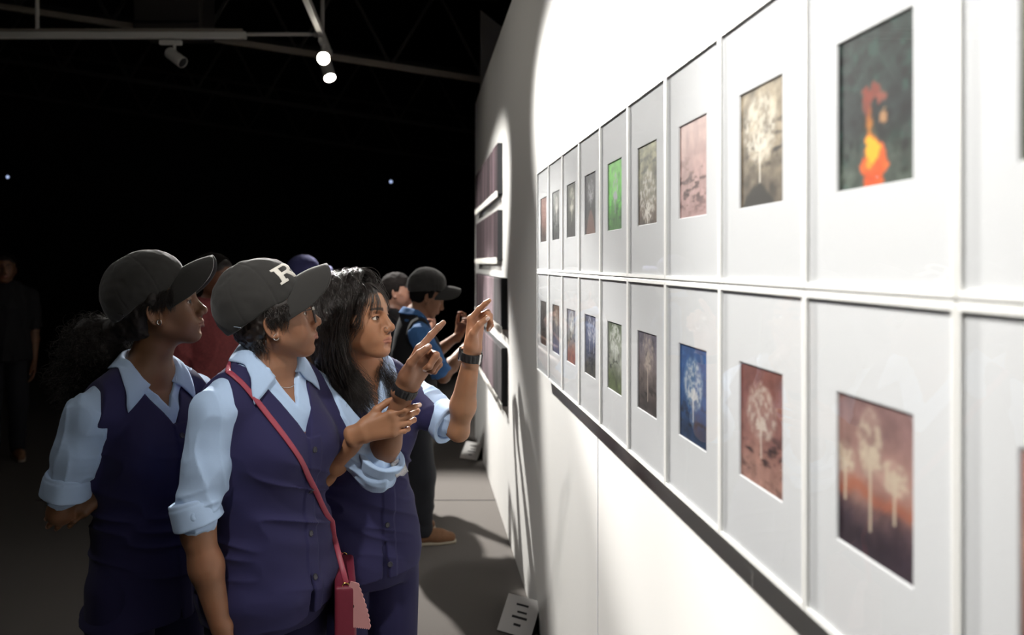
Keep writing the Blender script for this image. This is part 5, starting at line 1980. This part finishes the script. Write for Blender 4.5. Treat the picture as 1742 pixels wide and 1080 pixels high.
# ------------------------------------------------------------------ people further back
def simple(name, label, base, yaw, height, look, fine=.004, coarse=.012):
    """a person further back; look overrides the pose"""
    k = height / 1.58
    zsh = look.get('zsh', 1.20 * k); lean = look.get('lean', V(0, 0))
    a = math.radians(yaw); F = V(math.cos(a), math.sin(a), 0); L = V(-math.sin(a), math.cos(a), 0)
    ch = V(base[0], base[1], 0) + F * look.get('fwd', .02)
    T = Torso(ch, base, yaw, zsh, look.get('hem', .70), 1.05 * k, 1.05 * k)
    hy = look.get('hyaw', yaw)
    hc = ch + F * look.get('hfwd', .04) + V(0, 0, zsh + look.get('hz', .205))
    H = Frame(hc, hy, look.get('pitch', 0), 0, .96 * k)
    arms = {}
    for sd, sg in (('R', -1), ('L', 1)):
        sh = T.pt(sg * .16 * k, -.005, zsh - .012)
        d = look.get(sd, 'down')
        if isinstance(d, str):
            el = sh + L * sg * .035 + F * -.02 + V(0, 0, -.26 * k); wr = el + F * .04 + V(0, 0, -.235 * k)
            hd = dict(d=V(F[0] * .15, F[1] * .15, -1), n=-L * sg, curl=[(15, 22, 14)] * 4)
        else:
            el = T.pt(*d[0]); wr = T.pt(*d[1]); dd = T.L * d[2][0] + T.F * d[2][1] + V(0, 0, d[2][2]); n_ = T.L * d[3][0] + T.F * d[3][1] + V(0, 0, d[3][2])
            hd = dict(d=dd, n=n_, curl=[(35, 45, 25)] * 4)
        arms[sd] = dict(sh=sh, el=el, wr=wr, sleeve=(.06 * k, .052 * k), frac=look.get('frac', .95), **hd)
        if look.get('long'):
            arms[sd]['nocuff'] = True
    sp = dict(tone=look.get('tone', (92, 62, 44)), mats=look['mats'], legs={'R': foot(ch - L * .085 * k - F * look.get('step', .0), yaw - 8), 'L': foot(ch + L * .085 * k + F * look.get('step', 0), yaw + 8)},
              fine=fine, coarse=coarse, cloth=.006, trcloth=.009, vest=look.get('vest', False), collar=look.get('collar', True), vz=zsh - .10, hairline=.055, eyes=look.get('eyes', False), buttons=0,
              open=look.get('open', True), ankle=look.get('ankle', .055))
    P = person(name, label, look.get('group'), base, T, H, arms, sp)
    if look.get('cap'):
        make_cap(P, look['cap'], h=.005, pitch=look.get('cpitch', 14), buckle=False)
    lim = look.get('lim', lambda z, ay: np.where(z > .045, .06, np.where(z > -.01, .012, -.025)))
    S = scalp_hair(P, M['hair'], lim, .008, look.get('hlow', -.06))
    if look.get('longhair'):
        S.add(cone(H(-.07, 0, .0), H(-.08, 0, -.2), .075, .05), .03)
    v, q = polygonise(S, .006)
    link('hair', v, q, M['hairmatt'], P['root'])
    return P


def background_people():
    # man with the cap, head bowed over his hands
    b = W(701, 908, 3.97); b[2] = 0
    P = simple('person', 'person in a black cap, blue shirt and dark waistcoat, head bowed, brown shoes', b, 14, 1.58, dict(
        mats=dict(shirt=M['bluecloth'], vest=M['darkcloth'], trousers=M['denim'], shoe=M['shoe']), vest=True, cap=M['cap'], pitch=-24, hfwd=.085, hz=.185, fwd=.01,
        L=((.20, .12, .96), (.10, .30, 1.13), (-.25, .35, .8), (-.3, -.9, .2)), R=((-.20, .12, .94), (-.06, .31, 1.10), (.25, .3, .8), (.3, -.9, .2)), hem=.78, tone=(124, 84, 60), zsh=1.17, hyaw=8, step=-.03, cpitch=20))
    # the one behind him, a hand lifted to the face
    b = W(662, 880, 4.5); b[2] = 0
    simple('person', 'person in dark clothes behind the bowed person, hand raised to the face', b, -5, 1.6, dict(
        mats=dict(shirt=M['darkcloth'], vest=M['darkcloth'], trousers=M['denim'], shoe=M['shoe']), collar=False, open=False, long=True, tone=(128, 92, 76), pitch=-8,
        R=((-.2, .10, .94), (-.03, .19, 1.2), (.1, .1, .98), (.2, -.95, .1)), L=((.2, .08, .92), (.05, .24, 1.1), (-.3, .3, .9), (-.2, -.9, .2)), zsh=1.16))
    # maroon tunic, between the two caps
    b = W(352, 900, 3.6); b[2] = 0
    simple('person', 'person in a maroon patterned tunic standing between the two black caps, further back', b, -30, 1.66, dict(
        mats=dict(shirt=M['maroon'], vest=M['maroon'], trousers=M['darkcloth'], shoe=M['shoe']), collar=False, open=False, long=True, tone=(98, 62, 44), longhair=True, zsh=1.27, hyaw=-20, pitch=-4))
    # navy cap beyond the brim
    b = W(508, 800, 4.6); b[2] = 0
    simple('person', 'person in a navy blue cap far behind the lettered cap, only the crown showing', b, 30, 1.58, dict(
        mats=dict(shirt=M['bluecloth'], vest=M['vest'], trousers=M['denim'], shoe=M['shoe']), vest=True, cap=M['navycap'], zsh=1.235, pitch=-4))
    # far left, almost in the dark
    b = W(8, 735, 5.6); b[2] = 0
    simple('person', 'person in dark clothes standing in the gloom at the left edge', b, -60, 1.68, dict(
        mats=dict(shirt=M['darkcloth'], vest=M['darkcloth'], trousers=M['denim'], shoe=M['shoe']), collar=False, open=False, tone=(110, 74, 52), zsh=1.30))


def camera():
    cd = bpy.data.cameras.new('camera'); co = bpy.data.objects.new('camera', cd); COL.objects.link(co)
    co.location = (0, 0, EYE); co.rotation_euler = (math.pi / 2, 0, 0)
    cd.sensor_fit = 'HORIZONTAL'; cd.sensor_width = 36; cd.lens = F_PX / 1742 * 36
    cd.shift_x = (871 - CX) / 1742; cd.shift_y = -(540 - CY) / 1742
    cd.clip_start = 0.02; cd.clip_end = 60
    cd.dof.use_dof = True; cd.dof.focus_distance = 1.78; cd.dof.aperture_fstop = 2.9
    SC.camera = co


def lights():
    zt = tracks_and_lamps()
    # the two lit lamps in view, on the track beside the wall
    p1 = V(-.74, 5.43, 3.16); a1 = V(XW, .0, 1.15) - p1
    e1 = spotlight('lit white spotlight on the wall track, the upper of the two seen', p1, a1, True, (0, 1, 0))
    p2 = V(-.74, 5.72, 3.15); a2 = V(.30, 4.05, 0.0) - p2
    e2 = spotlight('lit white spotlight on the wall track, the lower of the two seen', p2, a2, True, (0, 1, 0))
    lamp(e1, a1, 1500, 32, .5)
    lamp(e2, a2, 1100, 42, .6)
    # further lamps of the same track, nearer than the frame shows
    for y, aim, w, sz, nm in ((1.15, V(XW, -.05, 1.25), 125, 75, 'above the viewer'), (2.55, V(XW, 5.1, 1.5), 650, 34, 'above the friends'), (.35, V(XW, 1.45, 1.55), 140, 64, 'nearest the viewer'),
                          (3.85, V(XW, 1.75, .45), 520, 36, 'fourth from the far end')):
        p = V(-.74, y, 3.16)
        a = aim - p
        e = spotlight('lit white spotlight on the wall track, out of the picture, ' + nm, p, a, True, (0, 1, 0))
        lamp(e, a, w, sz, .5)
    # unseen fill lamp added at the left, lifts the shade under the frames
    lamp(V(-3.4, 2.4, 3.4), V(3.9, -.4, -2.2), 42, 110, .8, .25)
    wd = bpy.data.worlds.new('dark_hall'); SC.world = wd; wd.use_nodes = True
    wd.node_tree.nodes['Background'].inputs[0].default_value = (0, 0, 0, 1)


def settings():
    vs = SC.view_settings
    SC.display_settings.display_device = 'sRGB'
    vs.view_transform = 'Standard'; vs.look = 'None'; vs.exposure = 0.12; vs.gamma = 1.0; vs.use_curve_mapping = False
    SC.cycles.max_bounces = 8; SC.cycles.diffuse_bounces = 5; SC.cycles.glossy_bounces = 4; SC.cycles.transparent_max_bounces = 16
    SC.cycles.caustics_reflective = False; SC.cycles.caustics_refractive = False
    SC.cycles.use_denoising = True
    SC.cycles.sample_clamp_indirect = 4.0


camera(); settings(); lights()
build_room(); build_roof()
build_frames(); build_textiles(); small_things()
bag(*girl_B())
girl_A()
girl_C()
background_people()
